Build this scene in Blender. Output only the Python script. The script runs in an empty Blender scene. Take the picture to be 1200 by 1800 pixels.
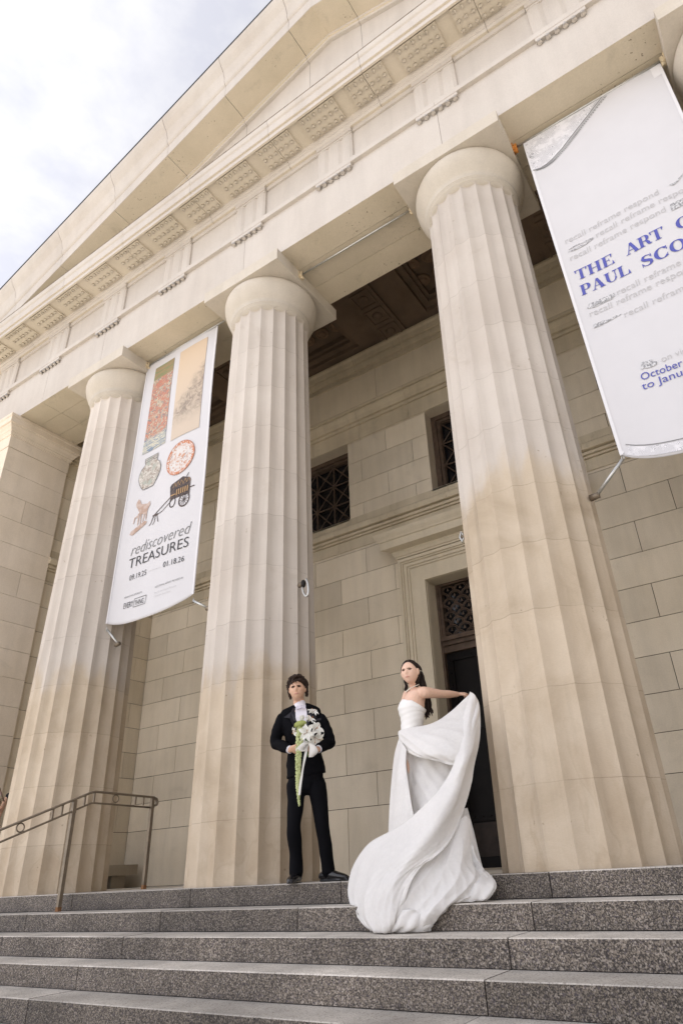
import bpy, math, random
from mathutils import Vector, Matrix
R = math.radians
random.seed(7)
SC = bpy.context.scene
COL = SC.collection

# ------------------------------------------------------------------ camera
CAM = Vector((5.2933, -5.8646, 0.0722))
CF, PX, PY = 1142.965, 651.1, 922.7          # focal length and principal point in photo pixels (1200 x 1800)
_y, _p, _r = R(31.613), R(27.9281), R(-3.1178)
FWD = Vector((-math.sin(_y)*math.cos(_p), math.cos(_y)*math.cos(_p), math.sin(_p)))
_rt = Vector((math.cos(_y), math.sin(_y), 0)); _up = _rt.cross(FWD)
RGT = _rt*math.cos(_r) + _up*math.sin(_r)
UPV = -_rt*math.sin(_r) + _up*math.cos(_r)
cam_d = bpy.data.cameras.new('camera'); cam = bpy.data.objects.new('camera', cam_d); COL.objects.link(cam)
M = Matrix.Identity(4)
for i in range(3):
    M[i][0] = RGT[i]; M[i][1] = UPV[i]; M[i][2] = -FWD[i]; M[i][3] = CAM[i]
cam.matrix_world = M
cam_d.sensor_fit = 'VERTICAL'; cam_d.sensor_height = 36; cam_d.sensor_width = 24
cam_d.lens = CF/1800*36
cam_d.shift_x = -(PX-600)/1800; cam_d.shift_y = (PY-900)/1800
cam_d.clip_start = .05; cam_d.clip_end = 3000
SC.camera = cam

def ray(u, v): return RGT*((u-PX)/CF) + UPV*((PY-v)/CF) + FWD
def at(u, v, y):
    """measured photo point at depth y (metres) behind the column axis plane"""
    d = ray(u, v); return CAM + d*((y-CAM.y)/d.y)

# ------------------------------------------------------------------ world and sun
SUN_EL, SUN_AZ = R(56), R(112)      # direction the sun stands in, azimuth measured from +X
sun_dir = Vector((math.cos(SUN_EL)*math.cos(SUN_AZ), math.cos(SUN_EL)*math.sin(SUN_AZ), math.sin(SUN_EL)))
W = bpy.data.worlds.new('World'); SC.world = W; W.use_nodes = True
nt = W.node_tree; N = nt.nodes; L = nt.links; N.clear()
out = N.new('ShaderNodeOutputWorld'); bg = N.new('ShaderNodeBackground'); L.new(bg.outputs[0], out.inputs[0])
bg.inputs[1].default_value = .1
sky = N.new('ShaderNodeTexSky'); sky.sky_type = 'NISHITA'; sky.sun_disc = False
sky.sun_elevation = SUN_EL; sky.sun_rotation = math.pi/2 - SUN_AZ
sky.air_density = 1.0; sky.dust_density = 3.0
tc = N.new('ShaderNodeTexCoord')
mp = N.new('ShaderNodeMapping'); mp.inputs['Scale'].default_value = (1, 1, 2.2); L.new(tc.outputs['Generated'], mp.inputs[0])
nz = N.new('ShaderNodeTexNoise'); nz.inputs['Scale'].default_value = 4.4; nz.inputs['Detail'].default_value = 10; nz.inputs['Roughness'].default_value = .56; nz.inputs['Distortion'].default_value = .1
L.new(mp.outputs[0], nz.inputs['Vector'])
cr = N.new('ShaderNodeValToRGB'); cr.color_ramp.elements[0].position = .46; cr.color_ramp.elements[1].position = .64
cr.color_ramp.elements[0].color = (3.15, 3.2, 3.6, 1); cr.color_ramp.elements[1].color = (3.95, 3.95, 4.1, 1)
L.new(nz.outputs[0], cr.inputs[0])
mx = N.new('ShaderNodeMix'); mx.data_type = 'RGBA'; mx.inputs[0].default_value = .994
L.new(sky.outputs[0], mx.inputs[6]); L.new(cr.outputs[0], mx.inputs[7])
# glow added to the sky low in front, apart from the sun, to brighten the facade
GLOW = (math.cos(R(12))*math.cos(R(-122)), math.cos(R(12))*math.sin(R(-122)), math.sin(R(12)))
dt = N.new('ShaderNodeVectorMath'); dt.operation = 'DOT_PRODUCT'; L.new(tc.outputs['Generated'], dt.inputs[0]); dt.inputs[1].default_value = GLOW
m1 = N.new('ShaderNodeMath'); m1.operation = 'MAXIMUM'; m1.inputs[1].default_value = 0; L.new(dt.outputs['Value'], m1.inputs[0])
m2 = N.new('ShaderNodeMath'); m2.operation = 'POWER'; m2.inputs[1].default_value = 1.5; L.new(m1.outputs[0], m2.inputs[0])
m3 = N.new('ShaderNodeMath'); m3.operation = 'MULTIPLY_ADD'; m3.inputs[1].default_value = 1.7; m3.inputs[2].default_value = 1; L.new(m2.outputs[0], m3.inputs[0])
vm = N.new('ShaderNodeVectorMath'); vm.operation = 'SCALE'; L.new(mx.outputs[2], vm.inputs[0]); L.new(m3.outputs[0], vm.inputs['Scale'])
L.new(vm.outputs[0], bg.inputs[0])
sd = bpy.data.lights.new('sun', 'SUN'); sd.energy = 5.0; sd.angle = R(2); sd.color = (1, .95, .88)
so = bpy.data.objects.new('sun', sd); COL.objects.link(so); so.rotation_euler = (-sun_dir).to_track_quat('-Z', 'Y').to_euler()
SC.view_settings.view_transform = 'Standard'; SC.view_settings.look = 'None'; SC.view_settings.gamma = 1
SC.view_settings.exposure = 1.13

# ------------------------------------------------------------------ node materials
class NM:
    def __init__(s, name):
        s.m = bpy.data.materials.new(name); s.m.use_nodes = True; s.t = s.m.node_tree; s.n = s.t.nodes; s.l = s.t.links
        s.b = s.n['Principled BSDF']; s.geo = s.n.new('ShaderNodeNewGeometry')
    def node(s, typ, **kw):
        n = s.n.new(typ)
        for k, v in kw.items(): setattr(n, k, v)
        return n
    def put(s, sock, v):
        if isinstance(v, bpy.types.NodeSocket): s.l.new(v, sock)
        elif v is not None: sock.default_value = v
    def math(s, op, a, b=None, c=None, clamp=False):
        n = s.node('ShaderNodeMath', operation=op, use_clamp=clamp); s.put(n.inputs[0], a)
        if b is not None: s.put(n.inputs[1], b)
        if c is not None: s.put(n.inputs[2], c)
        return n.outputs[0]
    def scale(s, sc, src=None):
        n = s.node('ShaderNodeVectorMath', operation='MULTIPLY'); s.put(n.inputs[0], src or s.geo.outputs['Position']); n.inputs[1].default_value = sc
        return n.outputs[0]
    def noise(s, scale, detail=4, rough=.55, vec=None, dist=0):
        n = s.node('ShaderNodeTexNoise'); n.inputs['Scale'].default_value = scale; n.inputs['Detail'].default_value = detail
        n.inputs['Roughness'].default_value = rough; n.inputs['Distortion'].default_value = dist
        s.put(n.inputs['Vector'], vec or s.geo.outputs['Position']); return n.outputs[0]
    def ramp(s, f, lo, hi, a=0., b=1.):
        n = s.node('ShaderNodeMapRange'); n.interpolation_type = 'SMOOTHSTEP'; s.put(n.inputs[0], f)
        n.inputs[1].default_value = lo; n.inputs[2].default_value = hi; n.inputs[3].default_value = a; n.inputs[4].default_value = b
        return n.outputs[0]
    def mix(s, f, a, b, mode='MIX'):
        n = s.node('ShaderNodeMix', data_type='RGBA', blend_type=mode); s.put(n.inputs[0], f)
        for i, v in ((6, a), (7, b)):
            s.put(n.inputs[i], v if isinstance(v, bpy.types.NodeSocket) else (*v, 1))
        return n.outputs[2]
    def mul(s, col, f):
        n = s.node('ShaderNodeVectorMath', operation='SCALE'); s.put(n.inputs[0], col); s.put(n.inputs['Scale'], f); return n.outputs[0]
    def bump(s, h, strength=.3, dist=.01):
        n = s.node('ShaderNodeBump'); n.inputs['Strength'].default_value = strength; n.inputs['Distance'].default_value = dist
        s.put(n.inputs['Height'], h); s.l.new(n.outputs[0], s.b.inputs['Normal'])
    def attr(s, name):
        n = s.node('ShaderNodeAttribute'); n.attribute_name = name; return n.outputs['Fac']
    def fin(s, col, rough=.8, metal=0., spec=.3):
        s.put(s.b.inputs['Base Color'], col if isinstance(col, bpy.types.NodeSocket) else (*col, 1))
        s.put(s.b.inputs['Roughness'], rough); s.b.inputs['Metallic'].default_value = metal; s.b.inputs['Specular IOR Level'].default_value = spec
        return s.m

def stone(name, ca, cb, dirt=.25, streak=.12, pits=.0, bump=.25):
    m = NM(name)
    col = m.mix(m.ramp(m.noise(.9, 5, .6), .3, .7), ca, cb)
    st = m.noise(1.0, 5, .6, m.scale((4.5, 4.5, .5)))
    col = m.mul(col, m.ramp(st, .35, .75, 1.0, 1-streak))
    dk = m.noise(2.2, 8, .68, dist=.6)
    col = m.mix(m.ramp(dk, .54, .78, 0, dirt), col, tuple(c*.45 for c in cb))
    if pits:
        p = m.noise(24, 3, .6); z = m.noise(1.6, 3)
        col = m.mix(m.math('MULTIPLY', m.ramp(p, .64, .70, 0, pits), m.ramp(z, .5, .6)), col, (.09, .06, .035))
    g = m.noise(60, 4, .6)
    col = m.mul(col, m.ramp(g, .2, .8, .94, 1.05))
    col = m.mul(col, m.attr('tone'))
    h = m.math('ADD', m.math('MULTIPLY', m.noise(45, 5, .6), .4), m.noise(7, 4, .5))
    m.bump(h, bump, .012)
    return m.fin(col, .85)

def column_stone(name, zt, seed, joints):
    m = NM(name)
    sep = m.node('ShaderNodeSeparateXYZ'); m.l.new(m.geo.outputs['Position'], sep.inputs[0]); z = sep.outputs[2]
    wob = m.math('MULTIPLY_ADD', m.noise(1.0, 6, .62, m.scale((2.2, 2.2, .9)), dist=.6), 1.5, z)
    wob = m.math('SUBTRACT', wob, .75)
    up = m.mix(m.ramp(m.noise(.8, 4), .3, .7), (.52, .46, .40), (.60, .545, .485))
    lo = m.mix(m.ramp(m.noise(1.7, 6, .6, dist=.8), .3, .7), (.56, .47, .36), (.475, .385, .28))
    col = m.mix(m.ramp(wob, zt-.12, zt+.38), lo, up)
    # drum to drum tone
    for i, j in enumerate(joints):
        f = random.uniform(-.05, .05)
        col = m.mul(col, m.ramp(z, j-.004, j+.004, 1.0, 1+f))
    # water stains: tongues and tide lines low on the shaft
    tide = m.noise(1.15, 3, .45, m.scale((2.9, 2.9, 1.5)), dist=.5)
    ln = m.math('ABSOLUTE', m.math('SUBTRACT', tide, .52))
    low = m.ramp(z, .2, 1.7, 1, 0)
    col = m.mix(m.math('MULTIPLY', m.ramp(ln, 0, .03, .16, 0), low), col, (.26, .185, .11))
    col = m.mix(m.math('MULTIPLY', m.ramp(tide, .5, .60, 0, .26), low), col, (.36, .26, .165))
    blot = m.noise(1.7, 7, .68, dist=.9)
    col = m.mix(m.ramp(blot, .56, .72, 0, .22), col, (.33, .26, .185))
    chip = m.math('MULTIPLY', m.ramp(m.noise(15, 3, .6), .68, .72, 0, .6), m.ramp(m.noise(1.9, 3), .5, .6))
    col = m.mix(chip, col, (.25, .19, .13))
    # dark drips beside the bracket side
    st = m.noise(1.0, 5, .6, m.scale((9, 9, .45)))
    col = m.mul(col, m.ramp(st, .45, .8, 1.0, .87))
    col = m.mul(col, m.ramp(m.noise(70, 3, .6, m.scale((.6, .6, 3))), .2, .8, .96, 1.04))
    for j in joints:
        d = m.math('ABSOLUTE', m.math('SUBTRACT', m.math('MULTIPLY_ADD', m.noise(6, 4, .7), .012, z), j+.006))
        k = m.math('MULTIPLY', m.ramp(d, .0, .006, .42, 0), m.ramp(m.noise(2.4, 3), .35, .6, .35, 1))
        col = m.mix(k, col, (.16, .115, .075))
    h = m.math('ADD', m.math('MULTIPLY', m.noise(40, 5, .6, m.scale((1, 1, 2.4))), .5), m.noise(5, 4, .5))
    m.bump(h, .3, .012)
    return m.fin(col, .85)

def granite(name, bright):
    m = NM(name)
    a = m.noise(115, 2, .7); b = m.noise(50, 2, .6); c = m.noise(150, 1, .5)
    v = m.node('ShaderNodeTexVoronoi'); v.inputs['Scale'].default_value = 120; m.l.new(m.geo.outputs['Position'], v.inputs['Vector'])
    sp = m.node('ShaderNodeSeparateColor'); m.l.new(v.outputs['Color'], sp.inputs[0])
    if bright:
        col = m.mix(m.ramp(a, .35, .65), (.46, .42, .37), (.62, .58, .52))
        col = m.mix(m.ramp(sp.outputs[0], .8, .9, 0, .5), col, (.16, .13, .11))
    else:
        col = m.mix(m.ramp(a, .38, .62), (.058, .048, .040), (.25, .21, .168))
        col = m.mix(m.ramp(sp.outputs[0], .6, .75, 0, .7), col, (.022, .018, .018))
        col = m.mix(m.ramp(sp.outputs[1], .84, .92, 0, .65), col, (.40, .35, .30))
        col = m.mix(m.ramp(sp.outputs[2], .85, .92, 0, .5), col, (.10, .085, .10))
    col = m.mul(col, m.ramp(m.noise(1.4, 5, .6), .3, .75, .72, 1.2))
    if not bright: col = m.mix(m.ramp(m.noise(1.0, 6, .65, m.scale((2.2, 2, 6))), .55, .75, 0, .35), col, (.03, .027, .024))
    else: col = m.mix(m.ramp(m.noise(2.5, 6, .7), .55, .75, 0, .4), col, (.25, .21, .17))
    col = m.mul(col, m.attr('tone'))
    m.bump(m.math('ADD', c, b), .35, .004)
    return m.fin(col, .6 if not bright else .9)

def plain(name, col, rough=.6, metal=0., var=.1, sc=20, bump=.0, spec=.3, sheen=0.):
    m = NM(name)
    c = m.mul(m.mix(0., col, col), m.ramp(m.noise(sc, 4, .6), .25, .75, 1-var, 1+var))
    if bump: m.bump(m.noise(sc*3, 4, .6), bump, .003)
    if sheen:
        m.b.inputs['Sheen Weight'].default_value = sheen
    return m.fin(c, rough, metal, spec)

def cloth(name, col, rough=.75, var=.05, weave=500, trans=0., bump=.12, mott=0., crease=0.):
    m = NM(name)
    c = m.mul(m.mix(0., col, col), m.ramp(m.noise(3, 4, .6), .25, .75, 1-var, 1+var))
    if mott: c = m.mul(c, m.ramp(m.noise(38, 4, .65), .35, .7, 1-mott, 1))
    m.bump(m.math('ADD', m.math('MULTIPLY', m.noise(weave, 2, .5), .3), m.math('ADD', m.noise(30, 4, .6), m.math('MULTIPLY', m.noise(7, 5, .6, dist=1.2), crease))), bump, .004)
    mat = m.fin(c, rough, 0, .2 if col[0] > .02 else .06)
    if trans:
        tr = m.node('ShaderNodeBsdfTranslucent'); m.l.new(c, tr.inputs[0])
        ms = m.node('ShaderNodeMixShader'); ms.inputs[0].default_value = trans
        o = [n for n in m.n if n.type == 'OUTPUT_MATERIAL'][0]
        m.l.new(m.b.outputs[0], ms.inputs[1]); m.l.new(tr.outputs[0], ms.inputs[2]); m.l.new(ms.outputs[0], o.inputs[0])
    return mat

MT = {}
MT['front'] = stone('limestone_front', (.56, .515, .465), (.52, .47, .418), dirt=.10, streak=.08, bump=.15)
MT['soffit'] = stone('limestone_soffit', (.60, .525, .41), (.52, .455, .345), dirt=.42, streak=.0, pits=.75, bump=.3)
MT['cornice_soffit'] = stone('cornice_soffit_stone', (.60, .535, .44), (.54, .48, .385), dirt=.2, streak=0, bump=.2)
MT['wall'] = stone('limestone_wall', (.76, .675, .54), (.69, .605, .47), dirt=.2, streak=.1, bump=.3)
MT['trim'] = stone('limestone_trim', (.67, .585, .44), (.56, .48, .35), dirt=.35, streak=.15, bump=.3)
MT['door_trim'] = stone('limestone_door_trim', (.70, .62, .48), (.64, .56, .42), dirt=.12, streak=.1, bump=.2)
MT['capital'] = stone('limestone_capital', (.58, .525, .45), (.52, .465, .385), dirt=.25, streak=.08, bump=.2)
MT['anta'] = stone('limestone_anta', (.76, .67, .56), (.68, .59, .475), dirt=.2, streak=.08, bump=.25)
MT['mortar'] = plain('dark_mortar', (.055, .038, .024), .95)
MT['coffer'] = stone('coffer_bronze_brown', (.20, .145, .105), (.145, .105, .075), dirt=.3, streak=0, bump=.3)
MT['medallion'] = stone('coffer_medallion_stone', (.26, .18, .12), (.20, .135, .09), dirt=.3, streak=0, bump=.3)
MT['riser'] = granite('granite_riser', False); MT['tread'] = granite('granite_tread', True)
MT['paving'] = stone('plaza_paving', (.60, .56, .49), (.52, .48, .42), dirt=.2, streak=0)
MT['grille'] = plain('grille_bronze', (.10, .068, .048), .55, .2, .3, 8, .2)
MT['dark'] = plain('dark_interior', (.012, .010, .009), .6)
MT['grime'] = plain('weather_grime', (.19, .15, .105), .95, 0, .5, 9)
MT['glass'] = plain('dark_glass', (.012, .012, .014), .12, 0, .1, 5, spec=.5)
MT['door'] = plain('blackened_bronze_door', (.006, .0045, .004), .5, 0, .3, 6, .2, spec=.15)
MT['kick'] = plain('worn_bronze_kick_plate', (.03, .021, .016), .6, .1, .3, 10)
MT['metal_edge'] = plain('roof_edge_metal', (.07, .075, .085), .5, .6)
MT['roof'] = plain('roof_sheet', (.2, .22, .21), .6)
MT['rail'] = plain('handrail_bronze_paint', (.21, .17, .125), .48, .45, .15, 14, .1)
MT['rust'] = plain('rust', (.24, .12, .055), .85, 0, .35, 60, .4)
MT['steel'] = plain('galvanised_steel', (.52, .52, .50), .35, .7, .12, 30)
MT['bracket'] = plain('cream_painted_bracket', (.62, .52, .36), .6, 0, .2, 40)
MT['orange'] = plain('rusty_orange_bracket', (.55, .22, .05), .7, 0, .35, 40, .3)
MT['skin'] = plain('skin', (.63, .39, .27), .5, 0, .06, 40)
MT['skin_b'] = plain('skin_fair', (.74, .49, .37), .5, 0, .05, 40)
for k in ('skin', 'skin_b'):
    b = MT[k].node_tree.nodes['Principled BSDF']; b.inputs['Subsurface Weight'].default_value = .05; b.inputs['Subsurface Radius'].default_value = (.01, .004, .002)
MT['tux'] = cloth('black_wool', (.005, .005, .0065), .78, .1, bump=.25)
MT['satin'] = plain('black_satin', (.012, .010, .014), .3, 0, .1, 10)
MT['shoe'] = plain('black_leather', (.012, .011, .012), .22, 0, .1, 10, spec=.5)
MT['shirt'] = cloth('white_shirt', (.78, .75, .80), .7, .03)
MT['bow'] = cloth('pale_lilac_satin', (.66, .62, .70), .5, .03)
MT['hair'] = plain('brown_hair', (.030, .015, .009), .65, 0, .5, 60)
MT['hair_b'] = plain('dark_brown_hair', (.018, .009, .007), .6, 0, .5, 60)
MT['dress'] = cloth('white_organza', (.915, .895, .87), .62, .03, 300, trans=.34, bump=.5, mott=.04, crease=5.)
MT['bodice'] = cloth('white_draped_bodice', (.90, .88, .85), .7, .03, 300, trans=.1, bump=.25)
MT['eye'] = plain('dark_eye', (.02, .012, .01), .3); MT['brow'] = plain('brow', (.09, .05, .032), .8)
MT['lip'] = plain('lips', (.55, .27, .22), .5); MT['eyewhite'] = plain('eye_white', (.36, .25, .20), .5)
MT['pearl'] = plain('pearl', (.85, .8, .7), .25)
MT['petal'] = cloth('white_petal', (.88, .875, .82), .6, .04, trans=.2)
MT['green'] = cloth('pale_green_spathe', (.50, .56, .20), .5, .12, trans=.15)
MT['amaranth'] = cloth('green_amaranth', (.50, .54, .27), .8, .2)
MT['stem'] = plain('stem_green', (.12, .2, .06), .6); MT['anther'] = plain('anther', (.35, .14, .03), .8)
MT['ribbon'] = cloth('white_ribbon', (.80, .78, .74), .5, .03, trans=.1)
MT['banner'] = cloth('banner_vinyl', (.665, .655, .67), .6, .015, 800, trans=.12, bump=.05)
MT['hem'] = cloth('banner_hem', (.73, .72, .735), .6, .01, 800, trans=.05, bump=.05)
MT['tshirt'] = cloth('dark_tshirt', (.02, .02, .025), .8); MT['bag'] = cloth('pale_pink_canvas', (.52, .42, .42), .8); MT['strap'] = plain('brown_leather_strap', (.09, .045, .025), .6)
MT['bench'] = stone('bench_stone', (.36, .31, .24), (.30, .25, .19), dirt=.2, streak=.05)
def ink(name, c): return plain(name, c, .65, 0, .04, 30)
MT['ink_blue'] = ink('blue_print', (.085, .095, .36)); MT['ink_grey'] = ink('pale_grey_print', (.50, .49, .49))
MT['ink_mid'] = ink('grey_print', (.20, .20, .20)); MT['ink_black'] = ink('black_print', (.055, .055, .058))
MT['ink_line'] = ink('faint_line_print', (.56, .55, .56))

# ------------------------------------------------------------------ mesh helpers
class MB:
    def __init__(s): s.v = []; s.f = []; s.tone = []; s.sm = []; s.mi = []; s.sharp = set()
    def add(s, vs, fs, tone=1., smooth=False, mi=0):
        o = len(s.v); s.v += [Vector(p) for p in vs]
        for f in fs: s.f.append([i+o for i in f]); s.tone.append(tone); s.sm.append(smooth); s.mi.append(mi)
        return o
    def box(s, x0, x1, y0, y1, z0, z1, tone=1., mi=0):
        vs = [(x, y, z) for z in (z0, z1) for y in (y0, y1) for x in (x0, x1)]
        s.add(vs, [(0, 2, 3, 1), (4, 5, 7, 6), (0, 1, 5, 4), (2, 6, 7, 3), (0, 4, 6, 2), (1, 3, 7, 5)], tone, False, mi)
    def prism(s, prof, fa, fb, tone=1., smooth=False, mi=0, caps=True):
        """prof: closed 2D outline; fa, fb map a profile point to 3D at either end"""
        n = len(prof); vs = [fa(*p) for p in prof] + [fb(*p) for p in prof]
        fs = [(i, (i+1) % n, n+(i+1) % n, n+i) for i in range(n)]
        s.add(vs, fs, tone, smooth, mi)
        if caps: s.add(vs, [tuple(range(n))[::-1], tuple(range(n, 2*n))], tone, False, mi)
    def tube(s, pts, rad, n=10, tone=1., closed=False, mi=0, ref=None, caps=True, flat=1.):
        pts = [Vector(p) for p in pts]; m = len(pts)
        rr = rad if isinstance(rad, (list, tuple)) else [rad]*m
        prev = None; base = len(s.v); vs = []
        for i, p in enumerate(pts):
            if closed: t = pts[(i+1) % m] - pts[i-1]
            else: t = pts[min(i+1, m-1)] - pts[max(i-1, 0)]
            if t.length < 1e-9: t = Vector((0, 0, 1))
            t.normalize()
            if prev is None:
                a = Vector(ref) if ref else (Vector((0, 0, 1)) if abs(t.z) < .9 else Vector((1, 0, 0)))
            else: a = prev
            a = a - t*a.dot(t)
            if a.length < 1e-6: a = t.orthogonal()
            a.normalize(); prev = a; b = t.cross(a)
            r = rr[i]; ra, rb = (r if isinstance(r, (tuple, list)) else (r, r*flat))
            for k in range(n):
                th = 2*math.pi*k/n; vs.append(p + a*(ra*math.cos(th)) + b*(rb*math.sin(th)))
        fs = []
        for i in range(m if closed else m-1):
            j = (i+1) % m
            for k in range(n): k2 = (k+1) % n; fs.append((i*n+k, i*n+k2, j*n+k2, j*n+k))
        if caps and not closed: fs += [tuple(range(n))[::-1], tuple((m-1)*n+k for k in range(n))]
        s.add(vs, fs, tone, True, mi)
    def lathe(s, prof, c=(0, 0, 0), n=32, tone=1., smooth=True, mi=0, sx=1., sy=1.):
        vs = []; 
        for r, z in prof:
            for k in range(n): th = 2*math.pi*k/n; vs.append((c[0]+r*sx*math.cos(th), c[1]+r*sy*math.sin(th), c[2]+z))
        m = len(prof); fs = [(i*n+k, i*n+(k+1) % n, (i+1)*n+(k+1) % n, (i+1)*n+k) for i in range(m-1) for k in range(n)]
        fs += [tuple(range(n))[::-1], tuple((m-1)*n+k for k in range(n))]
        s.add(vs, fs, tone, smooth, mi)
    def ball(s, c, r, n=12, m=8, rot=None, tone=1., mi=0):
        c = Vector(c); r = r if isinstance(r, (tuple, list)) else (r, r, r); vs = []
        for i in range(m+1):
            ph = math.pi*i/m
            for k in range(n):
                th = 2*math.pi*k/n; p = Vector((r[0]*math.sin(ph)*math.cos(th), r[1]*math.sin(ph)*math.sin(th), r[2]*math.cos(ph)))
                if rot is not None: p = rot @ p
                vs.append(c+p)
        s.add(vs, [(i*n+k, (i+1)*n+k, (i+1)*n+(k+1) % n, i*n+(k+1) % n) for i in range(m) for k in range(n)], tone, True, mi)
    def build(s, name, mats, parent=None, mods=None, merge=False):
        me = bpy.data.meshes.new(name)
        off = Vector(parent_world(parent)) if parent is not None else Vector((0, 0, 0))
        me.from_pydata([tuple(p-off) for p in s.v], [], s.f)
        a = me.attributes.new('tone', 'FLOAT', 'FACE')
        if len(s.tone) == len(me.polygons): a.data.foreach_set('value', s.tone)
        me.polygons.foreach_set('use_smooth', s.sm); me.polygons.foreach_set('material_index', s.mi)
        for m in (mats if isinstance(mats, (list, tuple)) else [mats]): me.materials.append(MT[m] if isinstance(m, str) else m)
        me.update()
        if merge or True:
            import bmesh
            b = bmesh.new(); b.from_mesh(me)
            if merge: bmesh.ops.remove_doubles(b, verts=b.verts, dist=1e-5)
            bmesh.ops.recalc_face_normals(b, faces=b.faces); b.to_mesh(me); b.free()
        o = bpy.data.objects.new(name, me); COL.objects.link(o)
        if parent is not None: o.parent = parent
        return o

def parent_world(o):
    v = Vector((0, 0, 0))
    while o is not None: v += o.location; o = o.parent
    return v
def tag(o, label=None, cat=None, group=None, kind=None):
    if label: o['label'] = label
    if cat: o['category'] = cat
    if group: o['group'] = group
    if kind: o['kind'] = kind
    return o
def empty(name, loc, label, cat, group=None):
    o = bpy.data.objects.new(name, None); COL.objects.link(o); o.location = loc; o.empty_display_size = .2
    return tag(o, label, cat, group)
def cat_copy(o, loc, parent=None):
    c = o.copy(); COL.objects.link(c)
    if parent is not None: c.parent = parent
    c.location = loc
    for ch in o.children:
        d = cat_copy(ch, ch.location.copy(), c)
    return c
def spline(pts, n):
    """Catmull-Rom through pts (tuples or Vectors of any length), n samples"""
    P = [list(p) for p in pts]; m = len(P); res = []
    for i in range(n):
        t = i*(m-1)/(n-1); k = min(int(t), m-2); f = t-k
        a = P[max(k-1, 0)]; b = P[k]; c = P[k+1]; d = P[min(k+2, m-1)]
        res.append([.5*(2*b[j]+(c[j]-a[j])*f+(2*a[j]-5*b[j]+4*c[j]-d[j])*f*f+(3*b[j]-a[j]-3*c[j]+d[j])*f**3) for j in range(len(b))])
    return res

# ------------------------------------------------------------------ ground and steps
FR = -.7564; TD, RS = .3766, .165; NS = 10
g = MB(); g.add([(-60, -60, -NS*RS), (60, -60, -NS*RS), (60, 40, -NS*RS), (-60, 40, -NS*RS)], [(0, 1, 2, 3)])
tag(g.build('ground', 'paving'), kind='structure')
steps = empty('stone_steps', (0, FR, 0), 'broad flight of dark speckled granite steps with pale worn treads below the columns', 'steps')
XS = {0: [-9.2, -5.7, -3.9, -1.95, -.12, 1.66, 3.48, 5.2, 7.1, 9.2, 12.6], 1: [-9.2, -6.1, -4.1, -2.15, -.083, 1.5, 3.462, 5.3, 7.2, 9.4, 12.6],
      2: [-9.2, -5.8, -3.8, -1.9, -.097, 3.427, 5.4, 7.2, 9.4, 12.6], 3: [-9.2, -5.8, -3.9, -1.9, -.141, 3.42, 7.2, 9.4, 12.6]}
for k in range(NS):
    b = MB(); xs = XS[k] if k in XS else [x+random.uniform(-.03, .03) for x in (-9.2, -5.8, -3.9, -.173, 3.4, 7.1, 9.4, 12.6)]
    xs[0] = -9.2; xs[-1] = 12.6
    y0 = FR-k*TD; z1 = -k*RS
    for i in range(len(xs)-1):
        x0, x1 = xs[i]+.004, xs[i+1]-.004; t = random.uniform(.78, 1.16); dz = random.uniform(-.0015, .0015)
        yb = y0+TD+.02 if k else y0+.5; bv = .006
        prof = [(yb, z1-RS+.006), (y0, z1-RS+.006), (y0, z1-bv), (y0+bv, z1+dz), (yb, z1+dz)]
        n = len(prof); vs = [(x0, *p) for p in prof]+[(x1, *p) for p in prof]
        for j in range(n):
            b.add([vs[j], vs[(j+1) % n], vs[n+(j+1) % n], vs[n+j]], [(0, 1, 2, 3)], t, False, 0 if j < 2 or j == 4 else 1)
        b.add(vs, [tuple(range(n)), tuple(range(n, 2*n))], t, False, 0)
    b.box(-9.19, 12.59, y0+.012, y0+(TD if k else .5), z1-RS, z1-.01, .3)
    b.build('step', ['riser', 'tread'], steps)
fl = MB(); fl.box(-9.2, 12.6, FR+.5, 4.3, -1.7, -.002, 1.0)
tag(fl.build('portico_floor', 'paving'), kind='structure')

# ------------------------------------------------------------------ museum building
BLD = empty('museum_building', (1.75, 2.0, 0), 'pale limestone museum front with four fluted columns and a broad pediment', 'building')
CX = [-3.5255, 0., 3.5734, 7.0117]; CEN = 1.76
HA, HT = 8.2586, 8.4752; AF, AB = -.6707, .6035; WY = 3.30; AX0, AX1 = -6.17, 2*1.743+6.17
XL, XR = -7.75, 2*1.743+7.75

def tn(a=.04): return 1+random.uniform(-a, a)
def rect_sub(rects, o):
    res = []
    for (x0, x1, z0, z1) in rects:
        a0, a1, b0, b1 = o
        if a1 <= x0 or a0 >= x1 or b1 <= z0 or b0 >= z1: res.append((x0, x1, z0, z1)); continue
        if b0 > z0: res.append((x0, x1, z0, b0))
        if b1 < z1: res.append((x0, x1, b1, z1))
        zz0, zz1 = max(z0, b0), min(z1, b1)
        if a0 > x0: res.append((x0, a0, zz0, zz1))
        if a1 < x1: res.append((a1, x1, zz0, zz1))
    return res
def block_wall(mb, rows, joints, x0, x1, put, openings=(), gap=.0045, ta=.10):
    """rows: (z0, z1, set) ; joints[set] = x positions; put(xa, xb, za, zb, tone) makes the block"""
    for (z0, z1, sset) in rows:
        xs = [x0]+[x for x in joints[sset] if x0+.05 < x < x1-.05]+[x1]
        for i in range(len(xs)-1):
            t = tn(ta)
            for r in rect_sub([(xs[i]+gap, xs[i+1]-gap, z0+gap, z1-gap)], (0, 0, 0, 0)) if not openings else _cut((xs[i]+gap, xs[i+1]-gap, z0+gap, z1-gap), openings):
                put(*r, t)
def _cut(r, ops):
    rs = [r]
    for o in ops: rs = rect_sub(rs, o)
    return rs
GZ, GH, GW = .944, .488, 1.155
rows = [(0, GZ, 1)]+[(GZ+GH*k, GZ+GH*(k+1), k % 2) for k in range(9)]
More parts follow.
